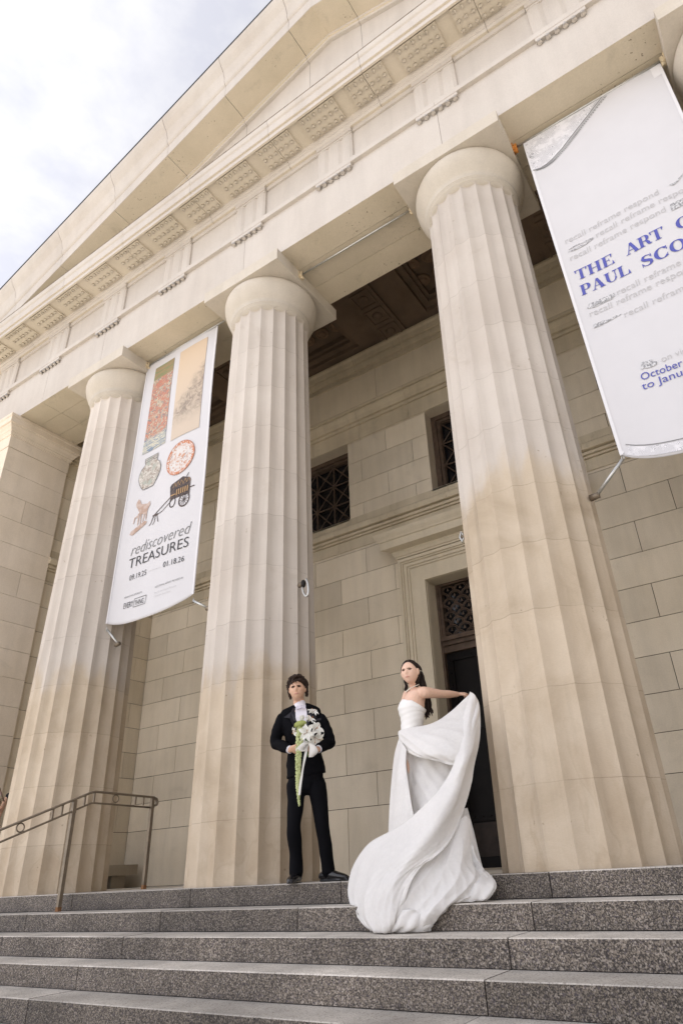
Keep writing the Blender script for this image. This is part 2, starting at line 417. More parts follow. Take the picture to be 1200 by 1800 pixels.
rows += [(GZ+GH*9, 5.86, 1), (5.86, GZ+GH*11, 0)]+[(GZ+GH*k, GZ+GH*(k+1), k % 2) for k in range(11, 14)]+[(GZ+GH*14, 8.55, 0), (8.55, 9.5, 2), (9.5, 9.9, 0)]
jA = [.1+GW*i for i in range(-8, 12)]; jB = [-.485+GW*i for i in range(-8, 12)]
JN = {1: jA, 0: jB, 2: [-.04+1.78*i for i in range(-5, 8)]}
W1, W3 = (-2.7, -.795), (2.57+1.2, 5.3)
WINS = [(-2.42, -.795, 6.04, 7.80), (.99, 2.60, 6.04, 7.80), (4.37, 5.99, 6.04, 7.80)]
DOOR = (.70, 2.86, 0, 4.36)
SWX = -6.27
bw = MB()
block_wall(bw, rows, JN, SWX, 2*1.743-SWX, lambda a, b, c, d, t: bw.box(a, b, WY, WY+.3, c, d, t), WINS+[DOOR])
back = bw.build('back_wall', 'wall', BLD); back['label'] = 'shaded ashlar back wall of the portico'
mw = MB()
for r in _cut((SWX, 2*1.743-SWX, 0, 9.9), [(a-.03, b_+.03, c-.03, d+.03) for a, b_, c, d in WINS+[DOOR]]): mw.box(r[0], r[1], WY+.012, WY+.31, r[2], r[3])
mw.build('wall_core', 'mortar', BLD)
# side walls
for sgn, nm in ((1, 'side_wall'), (-1, 'side_wall')):
    s_ = MB(); X0 = SWX if sgn == 1 else 2*1.743-SWX
    srows = [r for r in rows]
    js = {1: [1.4, 2.5], 0: [.9, 2.0, 3.0], 2: [1.5]}
    block_wall(s_, srows, js, AB, WY, lambda a, b, c, d, t: s_.box(X0-.3*(sgn == 1), X0+.3*(sgn == -1), a, b, c, d, t))
    s_.build(nm, 'wall', BLD)
    c_ = MB(); xx = sorted((X0-.012*sgn, X0-.31*sgn)); c_.box(xx[0], xx[1], AB, WY, 0, 9.9); c_.build('wall_core', 'mortar', BLD)
# mouldings on the back and side walls, profile (out, z)
def fillet(pts): return pts
STR = [(0, 5.385), (.018, 5.385), (.018, 5.585), (.008, 5.588), (.008, 5.597), (.045, 5.60), (.05, 5.63), (.035, 5.634), (.035, 5.643), (.075, 5.65), (.085, 5.69), (.06, 5.695), (.06, 5.708), (.13, 5.715), (.15, 5.77), (.15, 5.81), (.11, 5.85), (.05, 5.87), (.02, 5.875), (.02, 6.04), (0, 6.04)]
UPM = [(0, 7.80), (.02, 7.80), (.02, 8.12), (.01, 8.125), (.01, 8.138), (.05, 8.14), (.05, 8.20), (.035, 8.205), (.035, 8.218), (.085, 8.222), (.10, 8.31), (.14, 8.40), (.14, 8.43), (.12, 8.435), (.12, 8.445), (.16, 8.45), (.16, 8.52), (.05, 8.57), (0, 8.57)]
CRW = [(0, 9.42), (.03, 9.42), (.03, 9.52), (.018, 9.524), (.018, 9.537), (.06, 9.54), (.09, 9.64), (.09, 9.66), (.075, 9.664), (.075, 9.676), (.12, 9.68), (.15, 9.77), (.19, 9.81), (.19, 9.86), (0, 9.86)]
def mould_back(prof, js, name, skip=(), mat='trim'):
    b = MB(); xs = [SWX]+[j for j in js if SWX < j < 2*1.743-SWX]+[2*1.743-SWX]
    for i in range(len(xs)-1):
        t = tn(.05); x0, x1 = xs[i]+.003, xs[i+1]-.003
        b.prism(prof, lambda o, z: (x0, WY-o, z), lambda o, z: (x1, WY-o, z), t)
    b.build(name, mat, BLD)
    for sgn in (1, -1):
        X0 = SWX if sgn == 1 else 2*1.743-SWX; c = MB()
        c.prism(prof, lambda o, z: (X0+o*sgn, AB+.002, z), lambda o, z: (X0+o*sgn, WY-.002-o*.02, z), tn(.05)); c.build(name, mat, BLD)
mould_back(STR, [.118+1.19*i-.003 for i in range(-6, 9)], 'string_course')
mould_back(UPM, [-.5+1.16*i for i in range(-6, 9)], 'upper_moulding')
mould_back(CRW, [-.5+1.16*i for i in range(-6, 9)], 'crown_moulding')

# windows: dark glass behind a bronze lattice
def window(x0, x1, z0, z1):
    w = bpy.data.objects.new('window', None); COL.objects.link(w); w.parent = BLD; w.location = Vector(((x0+x1)/2, WY+.3, z0))-parent_world(BLD)
    f = MB(); yy = WY+.30
    rvl = MB(); t_ = .004
    rvl.box(x0-.02, x0+t_, WY+.004, yy+.12, z0, z1, .95); rvl.box(x1-t_, x1+.02, WY+.004, yy+.12, z0, z1, .95); rvl.box(x0+t_, x1-t_, WY+.004, yy+.12, z1-t_, z1+.02, .85); rvl.box(x0+t_, x1-t_, WY-.02, yy+.12, z0-.03, z0+t_, 1.)
    rvl.build('reveal', 'wall', w)
    for a, bx in ((.0, .10), (.10, .16)):
        d = .05 if a == 0 else .02
        X0, X1, Z0, Z1 = x0+a+.005, x1-a-.005, z0+a+.005, z1-a-.005; t = bx-a
        f.box(X0, X0+t, yy-d, yy+.1, Z0, Z1); f.box(X1-t, X1, yy-d, yy+.1, Z0, Z1)
        f.box(X0+t, X1-t, yy-d, yy+.1, Z0, Z0+t); f.box(X0+t, X1-t, yy-d, yy+.1, Z1-t, Z1)
    f.build('frame', 'grille', w)
    gr = MB(); X0, X1, Z0, Z1 = x0+.16, x1-.16, z0+.16, z1-.16
    nx = 3; nz = max(2, round((Z1-Z0)/((X1-X0)/nx))); cw = (X1-X0)/nx; ch = (Z1-Z0)/nz
    def bar(a, b, r): 
        a = Vector((a[0], yy+.03, a[1])); b = Vector((b[0], yy+.03, b[1])); gr.tube([a, b], r, 4, caps=False)
    for i in range(nx+1): bar((X0+cw*i, Z0), (X0+cw*i, Z1), .022)
    for k in range(nz+1): bar((X0, Z0+ch*k), (X1, Z0+ch*k), .018)
    for i in range(nx):
        for k in range(nz):
            bar((X0+cw*i, Z0+ch*k), (X0+cw*(i+1), Z0+ch*(k+1)), .016); bar((X0+cw*(i+1), Z0+ch*k), (X0+cw*i, Z0+ch*(k+1)), .016)
    for i in range(nx+1):
        for k in range(nz+1): gr.ball((X0+cw*i, yy+.02, Z0+ch*k), .035, 8, 5)
    gr.build('lattice', 'grille', w)
    p = MB(); p.box(x0, x1, yy+.1, yy+.13, z0, z1); p.build('pane', 'glass', w)
    sides = MB(); sides.box(x0-.3, x0-.002, WY+.31, yy+.14, z0-.1, z1+.1); sides.box(x1+.002, x1+.3, WY+.31, yy+.14, z0-.1, z1+.1)
    return w
for a in WINS:
    window(*a)
# door case, transom and door
dr = bpy.data.objects.new('doorway', None); COL.objects.link(dr); dr.parent = BLD; dr.location = Vector(((DOOR[0]+DOOR[1])/2, WY, 0))-parent_world(BLD)
x0, x1, zt = DOOR[0], DOOR[1], DOOR[3]; dc = (x0+x1)/2
ar = MB()
def arch_ring(mb, i, o, d, mat=0):
    mb.box(x0-o, x0-i, WY-d, WY+.01, 0, zt+o, tn(.02)); mb.box(x1+i, x1+o, WY-d, WY+.01, 0, zt+o, tn(.02)); mb.box(x0-i, x1+i, WY-d, WY+.01, zt+i, zt+o, tn(.02))
arch_ring(ar, 0, .27, .055); arch_ring(ar, .272, .31, .075); arch_ring(ar, .312, .37, .095); arch_ring(ar, .372, .40, .12); arch_ring(ar, .402, .455, .145)
# side ears lower down
ar.build('architrave', 'door_trim', dr)
co = MB(); ox = .47
prof = [(.0, 4.83), (.15, 4.83), (.15, 4.86), (.17, 4.87), (.19, 4.92), (.2, 4.93), (.2, 4.96), (.34, 4.985), (.345, 4.985), (.345, 5.12), (.365, 5.13), (.375, 5.16), (.41, 5.21), (.43, 5.255), (.43, 5.275), (0, 5.31)]
n = len(prof)
def corn(o, z, s):  # mitred returns at both ends
    return (x0-ox-o+.14, WY-o, z) if s else (x1+ox+o-.14, WY-o, z)
co.prism(prof, lambda o, z: corn(o, z, 1), lambda o, z: corn(o, z, 0), 1.0)
co.build('cornice_hood', 'door_trim', dr)
rv = MB()
rv.box(x0-.02, x0+.006, WY-.01, WY+.34, 0, zt, .98); rv.box(x1-.006, x1+.02, WY-.01, WY+.34, 0, zt, .98); rv.box(x0+.006, x1-.006, WY-.01, WY+.34, zt-.006, zt+.02, .9)
rv.build('reveal', 'door_trim', dr)
DY = WY+.34
tf = MB(); fr = .05; TB, TT = 3.40, zt
tf.box(x0+.007, x0+fr, DY-.05, DY+.1, 0, zt); tf.box(x1-fr, x1-.007, DY-.05, DY+.1, 0, zt); tf.box(x0+fr, x1-fr, DY-.05, DY+.1, zt-fr, zt-.007)
tf.box(x0+fr, x1-fr, DY-.12, DY+.1, 3.33, 3.40); tf.box(x0+fr, x1-fr, DY-.08, DY+.1, 3.26, 3.328); tf.box(x0+fr, x1-fr, DY-.04, DY+.1, 3.15, 3.258)
tf.box(x0+fr, x0+fr+.05, DY-.03, DY+.1, 3.402, zt-fr); tf.box(x1-fr-.05, x1-fr, DY-.03, DY+.1, 3.402, zt-fr)
tf.build('door_frame', 'grille', dr)
sg = MB(); sc_w = .235; sc_h = .118; X0, X1, Z0, Z1 = x0+fr+.05, x1-fr-.05, 3.41, zt-fr-.01
row = 0; z = Z0-.02
while z < Z1:
    x = X0+(sc_w/2 if row % 2 else 0)
    while x <= X1+.01:
        for rad, w_ in ((.118, .011), (.092, .008)):
            pts = []
            for k in range(13):
                a = math.pi*k/12; px_, pz_ = x+rad*math.cos(a), z+rad*.92*math.sin(a)
                if X0 <= px_ <= X1 and Z0 <= pz_ <= Z1: pts.append((px_, DY+.0+.004*(row % 2), pz_))
            if len(pts) > 2: sg.tube(pts, w_, 5, caps=False)
        if X0+.03 < x < X1-.03 and z+.05 < Z1:
            sg.add([(x-.022, DY-.005, z), (x+.022, DY-.005, z), (x, DY-.012, z+.06), (x, DY+.02, z)], [(0, 1, 2), (1, 3, 2), (3, 0, 2)])
        x += sc_w
    z += sc_h; row += 1
sg.build('transom_grille', 'grille', dr)
tg = MB(); tg.box(x0, x1, DY+.10, DY+.12, 3.2, zt); tg.build('transom_glass', 'glass', dr)
dl = MB(); hw = (x1-x0-2*fr)/2
for s in (0, 1):
    a = x0+fr+s*hw+.004; b_ = a+hw-.008
    dl = MB(); dl.box(a, b_, DY+.05, DY+.1, .02, 3.148)
    st_ = .11
    dl.box(a, a+st_, DY+.02, DY+.05, .02, 3.148); dl.box(b_-st_, b_, DY+.02, DY+.05, .02, 3.148)
    for zz in (.02, .62, 1.9, 3.02): dl.box(a+st_, b_-st_, DY+.02, DY+.05, zz, zz+.128)
    for k in range(15):
        for xx in (a+st_/2, b_-st_/2): dl.ball((xx, DY+.018, .15+k*.205), (.018, .012, .018), 8, 5)
    for k in range(6):
        for zz in (.68, 1.96, 3.08): dl.ball((a+st_+.08+k*(hw-.4)/5, DY+.018, zz), (.016, .012, .016), 8, 5)
    leaf = dl.build('door_leaf', 'door', dr)
    kp = MB(); kp.box(a+st_+.03, b_-st_-.03, DY+.035, DY+.05, .16, .60); kp.build('kick_plate', 'kick', leaf)
sl = MB(); sl.box(x0, x1, WY-.05, DY+.12, -.001, .02); sl.build('door_sill', 'bench', dr)

# coffered ceiling over the portico
cl = MB(); CZ = 9.83
def frame(mb, x0, x1, y0, y1, w, z, dz, tone=1.):
    mb.box(x0, x1, y0, y0+w, z, z+dz, tone); mb.box(x0, x1, y1-w, y1, z, z+dz, tone); mb.box(x0, x0+w, y0+w, y1-w, z, z+dz, tone); mb.box(x1-w, x1, y0+w, y1-w, z, z+dz, tone)
PER = 3.57
cl.box(SWX, 2*1.743-SWX, AB, WY, CZ+.42, CZ+.5)
for i in range(-2, 3):
    bx = .595+PER*i
    lo, hi = max(bx-.54, SWX), min(bx+.56, 2*1.743-SWX)
    if hi < SWX or lo > 2*1.743-SWX: continue
    # broad beam band with a sunk middle strip and relief
    cl.box(lo, hi, AB, WY, CZ+.1, CZ+.42)
    cl.box(max(lo, bx-.275), bx+.275 if bx+.275 < hi else hi, AB, WY, CZ+.03, CZ+.098)
    for q in range(5):
        y_ = .72+q*.51
        if bx-.2 > lo and bx+.2 < hi: frame(cl, bx-.2, bx+.2, y_, y_+.42, .035, CZ+.005, .03); cl.lathe([(.0, -.012), (.05, -.008), (.085, .01), (.10, .03)], (bx, y_+.21, CZ+.0), 16)
    a, b_ = bx+.56, bx+PER-.54
    if a > 2*1.743-SWX-.5: continue
    b_ = min(b_, 2*1.743-SWX)
    frame(cl, a, b_, AB+.02, WY-.02, .27, CZ+.1, .3)
    frame(cl, a+.271, b_-.271, AB+.291, WY-.291, .12, CZ+.2, .2)
    frame(cl, a+.392, b_-.392, AB+.412, WY-.412, .07, CZ+.28, .12)
    ia, ib = a+.47, b_-.47
    if ib-ia > .5:
        nx_ = max(1, round((ib-ia)/.42)); 
        for q in range(nx_+1):
            for rr_ in range(4):
                x_ = ia+.02+(ib-ia-.04)*q/nx_; y_ = 1.18+rr_*.44
                md = MB(); md.lathe([(.0, .0), (.06, .0), (.085, .03), (.09, .05), (.11, .045), (.13, .02), (.15, .05), (.15, .07)], (x_, y_, CZ+.33), 20); md.build('ceiling_medallion', 'medallion', BLD)
cl.build('coffered_ceiling', 'coffer', BLD)

# columns
def flute_r(th, Rr, depth):
    k = ((th+math.pi/2-R(9)) / (2*math.pi/20)) % 1.0
    return Rr*(1-depth*math.sin(math.pi*k)**1.0)
COLZT = [2.55, 2.0, 3.3, 3.0]
JTS = [[.54, 1.235, 1.92, 2.57, 3.27, 4.25, 4.95, 5.65, 6.35, 7.05], [.585, 1.285, 2.0, 2.69, 3.40, 4.1, 4.8, 5.5, 6.2, 6.95], [.60, 1.31, 1.975, 2.61, 3.21, 3.95, 4.61, 5.3, 6.0, 6.75], [.6, 1.3, 2.0, 2.7, 3.4, 4.1, 4.8, 5.5, 6.2, 6.9]]
clabels = ['fluted stone column left of the coloured banner', 'fluted stone column the groom leans on', 'fluted stone column right of the open doorway', 'fluted stone column cut off by the right picture edge']
RB, RT = .7064, .5898; HS = 7.7586
def mk_column(i):
    cx = CX[i]
    c = bpy.data.objects.new('column', None); COL.objects.link(c); c.parent = BLD; c.location = Vector((cx, 0, 0))-parent_world(BLD); c['label'] = clabels[i]
    m = MB(); SEG = 7; n = 20*SEG; rows_ = []
    zs = [k*7.66/46 for k in range(47)]
    jset = JTS[i]
    vs = []
    allz = [(z, 0, 1) for z in zs]+[(7.70, 0, 1)]
    for z, _, d in allz:
        Rr = RB+(RT-RB)*z/HS + .006*math.sin(math.pi*z/HS)
        for k in range(n):
            th = -math.pi/2+R(9)+2*math.pi*k/n; q = k % SEG
            rr = Rr*(1-.054*math.sin(math.pi*q/SEG))
            vs.append((cx+rr*math.cos(th), rr*math.sin(th), z))
    # scalloped top of the flutes
    top = []
    for lvl in range(1, 5):
        f = lvl/4
        for k in range(n):
            th = -math.pi/2+R(9)+2*math.pi*k/n; q = k % SEG; s_ = math.sin(math.pi*q/SEG)
            Rr = RT+.002; z = 7.70+.02*f+.055*f*s_
            dd = .054*s_*(1-f**2)
            rr = Rr*(1-dd)+.012*f
            vs.append((cx+rr*math.cos(th), rr*math.sin(th), z))
    nr = len(allz)+4
    m.add(vs, [(r*n+k, r*n+(k+1) % n, (r+1)*n+(k+1) % n, (r+1)*n+k) for r in range(nr-1) for k in range(n)], 1., True)
    o = m.build('shaft', column_stone('column_stone', COLZT[i], i, jset), c)
    me = o.data; at_ = me.attributes.new('sharp_edge', 'BOOLEAN', 'EDGE')
    for e in me.edges:
        a, b_ = e.vertices; 
        if abs(a-b_) == n and (a % n) % SEG == 0: at_.data[e.index].value = True
    e = MB()
    prof = [(.50, 7.70), (RT+.006, 7.715), (RT+.012, 7.775), (RT+.022, 7.78), (RT+.022, 7.792), (RT+.014, 7.796), (RT+.03, 7.802), (RT+.03, 7.814), (RT+.022, 7.818), (RT+.038, 7.824), (RT+.038, 7.838), (RT+.032, 7.842),
            (RT+.062, 7.90), (RT+.100, 7.98), (RT+.130, 8.06), (RT+.148, 8.13), (RT+.153, 8.18), (RT+.147, 8.225), (RT+.132, 8.257), (.3, 8.257)]
    e.lathe(prof, (cx, 0, 0), 96)
    e.build('echinus', 'capital', c)
    a = MB(); w = .7613; a.box(cx-w, cx+w, -w, w, HA, HT-.002); ab = a.build('abacus', 'capital', c)
for i in range(4): mk_column(i)

# antae (square end piers) with moulded capitals
ACAP = [(0, 7.80), (.012, 7.80), (.012, 7.81), (.012, 8.06), (.03, 8.065), (.03, 8.10), (.045, 8.12), (.045, 8.15), (.06, 8.16), (.075, 8.20), (.105, 8.235), (.115, 8.27), (.145, 8.28), (.145, 8.40), (.16, 8.41), (.16, 8.472), (0, 8.472)]
for (a0, a1) in ((XL, AX0), (AX1, XR)):
    p = bpy.data.objects.new('end_pier', None); COL.objects.link(p); p.parent = BLD; p.location = Vector(((a0+a1)/2, 0, 0))-parent_world(BLD)
    s_ = MB(); q = 0; z = 0
    az = [0, .944]+[.944+.488*k for k in range(1, 14)]+[7.80]
    for k in range(len(az)-1):
        t = tn(.05)
        cuts = [AF, AB] if k % 3 else [AF, random.choice((-.1, .12)), AB]
        for j in range(len(cuts)-1):
            tt = tn(.05); s_.box(a0+.002, a1-.002, cuts[j]+(.003 if j else 0), cuts[j+1]-(.003 if j < len(cuts)-2 else 0), az[k]+.003, az[k+1]-.003, tt)
    s_.box(a0+.02, a1-.02, AF+.02, AB-.02, 0, 7.8, .3)
    s_.build('pier_shaft', 'anta', p)
    c_ = MB()
    for j in range(len(ACAP)-1):
        (o0, z0), (o1, z1_) = ACAP[j], ACAP[j+1]
        if z1_ <= z0 and o1 <= o0: continue
        r0 = [(a0-o0, AF-o0, z0), (a1+o0, AF-o0, z0), (a1+o0, AB+o0, z0), (a0-o0, AB+o0, z0)]
        r1 = [(a0-o1, AF-o1, z1_), (a1+o1, AF-o1, z1_), (a1+o1, AB+o1, z1_), (a0-o1, AB+o1, z1_)]
        c_.add(r0+r1, [(k, (k+1) % 4, 4+(k+1) % 4, 4+k) for k in range(4)])
    c_.add([(a0-.16, AF-.16, 8.472), (a1+.16, AF-.16, 8.472), (a1+.16, AB+.16, 8.472), (a0-.16, AB+.16, 8.472)], [(0, 1, 2, 3)])
    c_.build('pier_capital', 'anta', p)

# architrave beam
TRI = [.045+1.765*k for k in range(-5, 7)]
TRI = [x if x < 1 or x > 4 else x for x in TRI]
TRI = [-8.78+.0]*0 + [-7.02, -5.255, -3.485, -1.72, .045, 1.80, 3.562, 5.33, 7.1, 8.87, 10.6]
ARX = [XL, -5.3, -3.55, 0.0-.02, 3.545, 7.0, 8.9, XR]
ar_ = MB(); AT = 9.42
for i in range(len(ARX)-1):
    a, b_ = ARX[i]+.003, ARX[i+1]-.003; t = tn(.025)
    ar_.box(a, b_, AF, AF+.425, HT, AT, t)
    ar_.box(a, b_, AF+.431, AF+.85, HT+.002, AT, t*tn(.03), 1); ar_.box(a, b_, AF+.856, AB, HT, AT+.6, t*tn(.03), 1)
ar_.box(XL+.02, XR-.02, AF+.02, AB-.02, HT+.01, AT, .3, 1)
o_ = ar_.build('architrave', ['front', 'soffit'], BLD)
for p_ in o_.data.polygons:
    if p_.normal.z < -.5: p_.material_index = 1
# taenia, regulae and guttae
ta = MB(); 
for i in range(len(ARX)-1): ta.box(ARX[i]+.002, ARX[i+1]-.002, AF-.06, AF+.3, AT, AT+.10, tn(.03))
ta.build('taenia', 'front', BLD)
FZ0, FZ1 = AT+.10, 10.36
for x in TRI:
    rg = MB(); w = .325
    rg.box(x-w, x+w, AF-.055, AF+.01, AT-.065, AT-.001)
    for k in range(6): rg.lathe([(.036, -.05), (.034, -.05), (.028, 0)], (x-w+.045+k*(2*w-.09)/5, AF-.028-.01, AT-.066), 14)
    r_ = rg.build('regula', 'front', BLD)
# frieze: metopes and triglyphs
fz = MB()
for i in range(len(TRI)-1): fz.box(TRI[i]+.2, TRI[i+1]-.2, AF+.05, AF+.4, FZ0, FZ1, tn(.03))
fz.box(XL, TRI[0]+.1, AF+.05, AF+.4, FZ0, FZ1); fz.box(TRI[-1]-.1, XR, AF+.05, AF+.4, FZ0, FZ1)
for i in range(len(TRI)-1): fz.box(TRI[i]+.34, TRI[i+1]-.34, AF+.02, AF+.048, FZ1-.09, FZ1)
fz.build('metope_frieze', 'front', BLD)
for x in TRI:
    tg_ = MB(); w = .33; gtop = FZ1-.13
    xs = [-w, -w+.045, -w+.155, -w+.22, -w+.285]   # half groove, flat, groove...
    prof = [(-w, AF+.02), (-w+.045, AF), (-w+.145, AF), (-w+.20, AF+.022), (-w+.255, AF), (w-.255, AF), (w-.20, AF+.022), (w-.145, AF), (w-.045, AF), (w, AF+.02), (w, AF+.2), (-w, AF+.2)]
    tg_.prism([(x+p[0], p[1]) for p in prof], lambda a, b: (a, b, FZ0), lambda a, b: (a, b, gtop), tn(.03))
    tg_.box(x-w, x+w, AF-.004, AF+.2, gtop, gtop+.04, 1.0); tg_.box(x-w-.004, x+w+.004, AF-.02, AF+.2, gtop+.042, FZ1, 1.0)
    tg_.build('triglyph', 'front', BLD)
# horizontal cornice
CY = -1.235
cn = MB(); ex = 0.55
cxs = [-9.2]+[.9075+1.765*k for k in range(-5, 6)]+[XR+.6]
cxs = [XL-ex]+[.93+1.765*k for k in range(-4, 6)]+[XR+ex]
for i in range(len(cxs)-1):
    a, b_ = cxs[i]+.003, cxs[i+1]-.003; t = tn(.03)
    prof = [(AF-.02, FZ1+.001), (AF-.045, FZ1+.03), (AF-.045, FZ1+.06), (AF-.075, FZ1+.075), (AF-.09, 10.475), (-1.19, 10.475), (-1.19, 10.43), (-1.222, 10.43), (-1.222, 10.515), (CY+.02, 10.52), (CY+.02, 10.535), (CY-.012, 10.54), (CY-.012, 10.72), (CY-.035, 10.74), (CY-.05, 10.79), (CY-.05, 10.83), (-.6, 10.95), (AF+.3, 10.95), (AF+.3, FZ1+.001)]
    cn.prism(prof, lambda y, z: (a, y, z), lambda y, z: (b_, y, z), t)
cn.build('cornice', ['front', 'cornice_soffit'], BLD)
mx0 = TRI[0]-1.765/2
k = 0; allm = []
for i in range(len(TRI)): allm.append(TRI[i])
for i in range(len(TRI)-1): allm.append((TRI[i]+TRI[i+1])/2)
allm = sorted(allm+[TRI[0]-.88])
protoM = None
for x in allm:
    mu = MB(); w = .325; y0_, y1_ = -1.168, -.80; jt = (x not in TRI)
    if jt:
        mu.box(x-w, x-.004, y0_, y1_, 10.445, 10.476, 1.); mu.box(x+.004, x+w, y0_, y1_, 10.445, 10.476, 1.)
    else: mu.box(x-w, x+w, y0_, y1_, 10.445, 10.476, 1.)
    for a in range(6):
        for b_ in range(3):
            mu.lathe([(.030, -.024), (.029, -.024), (.023, 0)], (x-w+.05+a*(2*w-.1)/5, y0_+.045+b_*(y1_-y0_-.09)/2, 10.446), 12)
    mu.build('mutule', 'cornice_soffit', BLD)
dl_ = MB(); dl_.box(XL-ex+.1, XR+ex-.1, CY-.052, CY+.05, 10.832, 10.852); dl_.build('dirty_cornice_lip', 'grime', BLD)
# pediment
AP = 1.80; SL = .315; ZA = 13.42
def rk(x): return ZA-SL*abs(x-AP)
ty = MB(); TY = AF+.04
xs = sorted([-4.7, -3.115, -1.66, -.2, 1.31, 2.43, 3.9, 5.4, 6.9]); xs = [XL]+xs+[XR]
for i in range(len(xs)-1):
    a, b_ = xs[i]+.003, xs[i+1]-.003; t = tn(.03)
    pts = [a]+([AP] if a < AP < b_ else [])+[b_]
    lo = 10.9
    vs = [(p, TY, lo) for p in pts]+[(p, TY, max(lo+.01, rk(p)+.2)) for p in pts]; m_ = len(pts)
    ty.add(vs, [(j, j+1, m_+j+1, m_+j) for j in range(m_-1)], t)
ty.add([(XL, TY+.01, 10.9), (XR, TY+.01, 10.9), (AP, TY+.01, ZA+.2)], [(0, 1, 2)], .35)
ty.build('tympanum', 'front', BLD)
RKP = [(TY-.001, -.10), (AF-.02, -.10), (AF-.03, -.06), (AF-.055, -.05), (AF-.06, 0), (-1.225, 0), (-1.225, -.0), (-1.235, .0), (-1.235, .30), (-1.25, .31), (-1.27, .34), (-1.285, .40), (-1.285, .42), (-1.275, .43), (-1.29, .50), (-1.33, .62), (-1.41, .74), (-1.455, .83), (-1.465, .88), (-1.465, .905), (TY, .93)]
rs_ = MB(); sof = []
for side in (-1, 1):
    js = [AP]+([x for x in (1.3, -.195, -1.665, -3.12, -4.7, -6.2)] if side < 0 else [2.43, 3.9, 5.4, 6.9, 8.4, 9.9])+[XL-ex-.1 if side < 0 else XR+ex+.1]
    for i in range(len(js)-1):
        a, b_ = js[i], js[i+1]; g0 = .004*side
        a2, b2 = (a+(g0 if i else 0)), b_-g0; t = tn(.03)
        rs_.prism(RKP, lambda y, z: (a2, y, rk(a2)+z), lambda y, z: (b2, y, rk(b2)+z), t, mi=0)
rk_o = rs_.build('raking_cornice', ['front', 'soffit'], BLD)
for p_ in rk_o.data.polygons:
    if p_.normal.z < -.6 and -1.2 < (p_.center.y+2.0) < -.7: p_.material_index = 1
for p_ in bpy.data.objects['cornice'].data.polygons:
    if p_.normal.z < -.9: p_.material_index = 1
me_ = MB()
for side in (-1, 1):
    a, b_ = AP, (XL-ex-.1 if side < 0 else XR+ex+.1)
    pr_ = [(-1.468, .906), (-1.478, .906), (-1.48, .928), (-1.30, .97), (-1.0, 1.0), (-1.0, .935)]
    me_.prism(pr_, lambda y, z: (a, y, rk(a)+z), lambda y, z: (b_, y, rk(b_)+z))
me_.build('roof_edge_flashing', 'metal_edge', BLD)
rf = MB()
for side in (-1, 1):
    b_ = (XL-ex-.1 if side < 0 else XR+ex+.1)
    rf.add([(AP, -1.2, ZA+.97), (b_, -1.2, rk(b_)+.97), (b_, 16, rk(b_)+.97), (AP, 16, ZA+.97), (AP, -1.2, ZA+.8), (b_, -1.2, rk(b_)+.8), (b_, 16, rk(b_)+.8), (AP, 16, ZA+.8)],
           [(0, 1, 2, 3), (4, 5, 6, 7), (0, 1, 5, 4), (1, 2, 6, 5), (2, 3, 7, 6), (3, 0, 4, 7)])
rf.build('roof', 'roof', BLD)
# closed body behind the portico
bd = MB()
bd.box(XL, SWX-.32, AB, 16, -1.6, 10.45); bd.box(2*1.743-SWX+.32, XR, AB, 16, -1.6, 10.45); bd.box(SWX-.32, 2*1.743-SWX+.32, 15.7, 16, -1.6, 10.45)
bd.box(XL, XR, AB+.01, 16, 10.46, 10.6)
bd.build('building_body', 'wall', BLD)
dk = MB(); dk.box(SWX, 2*1.743-SWX, WY+.75, WY+.8, 0, 9.9); dk.build('interior_screen_wall', 'dark', BLD)

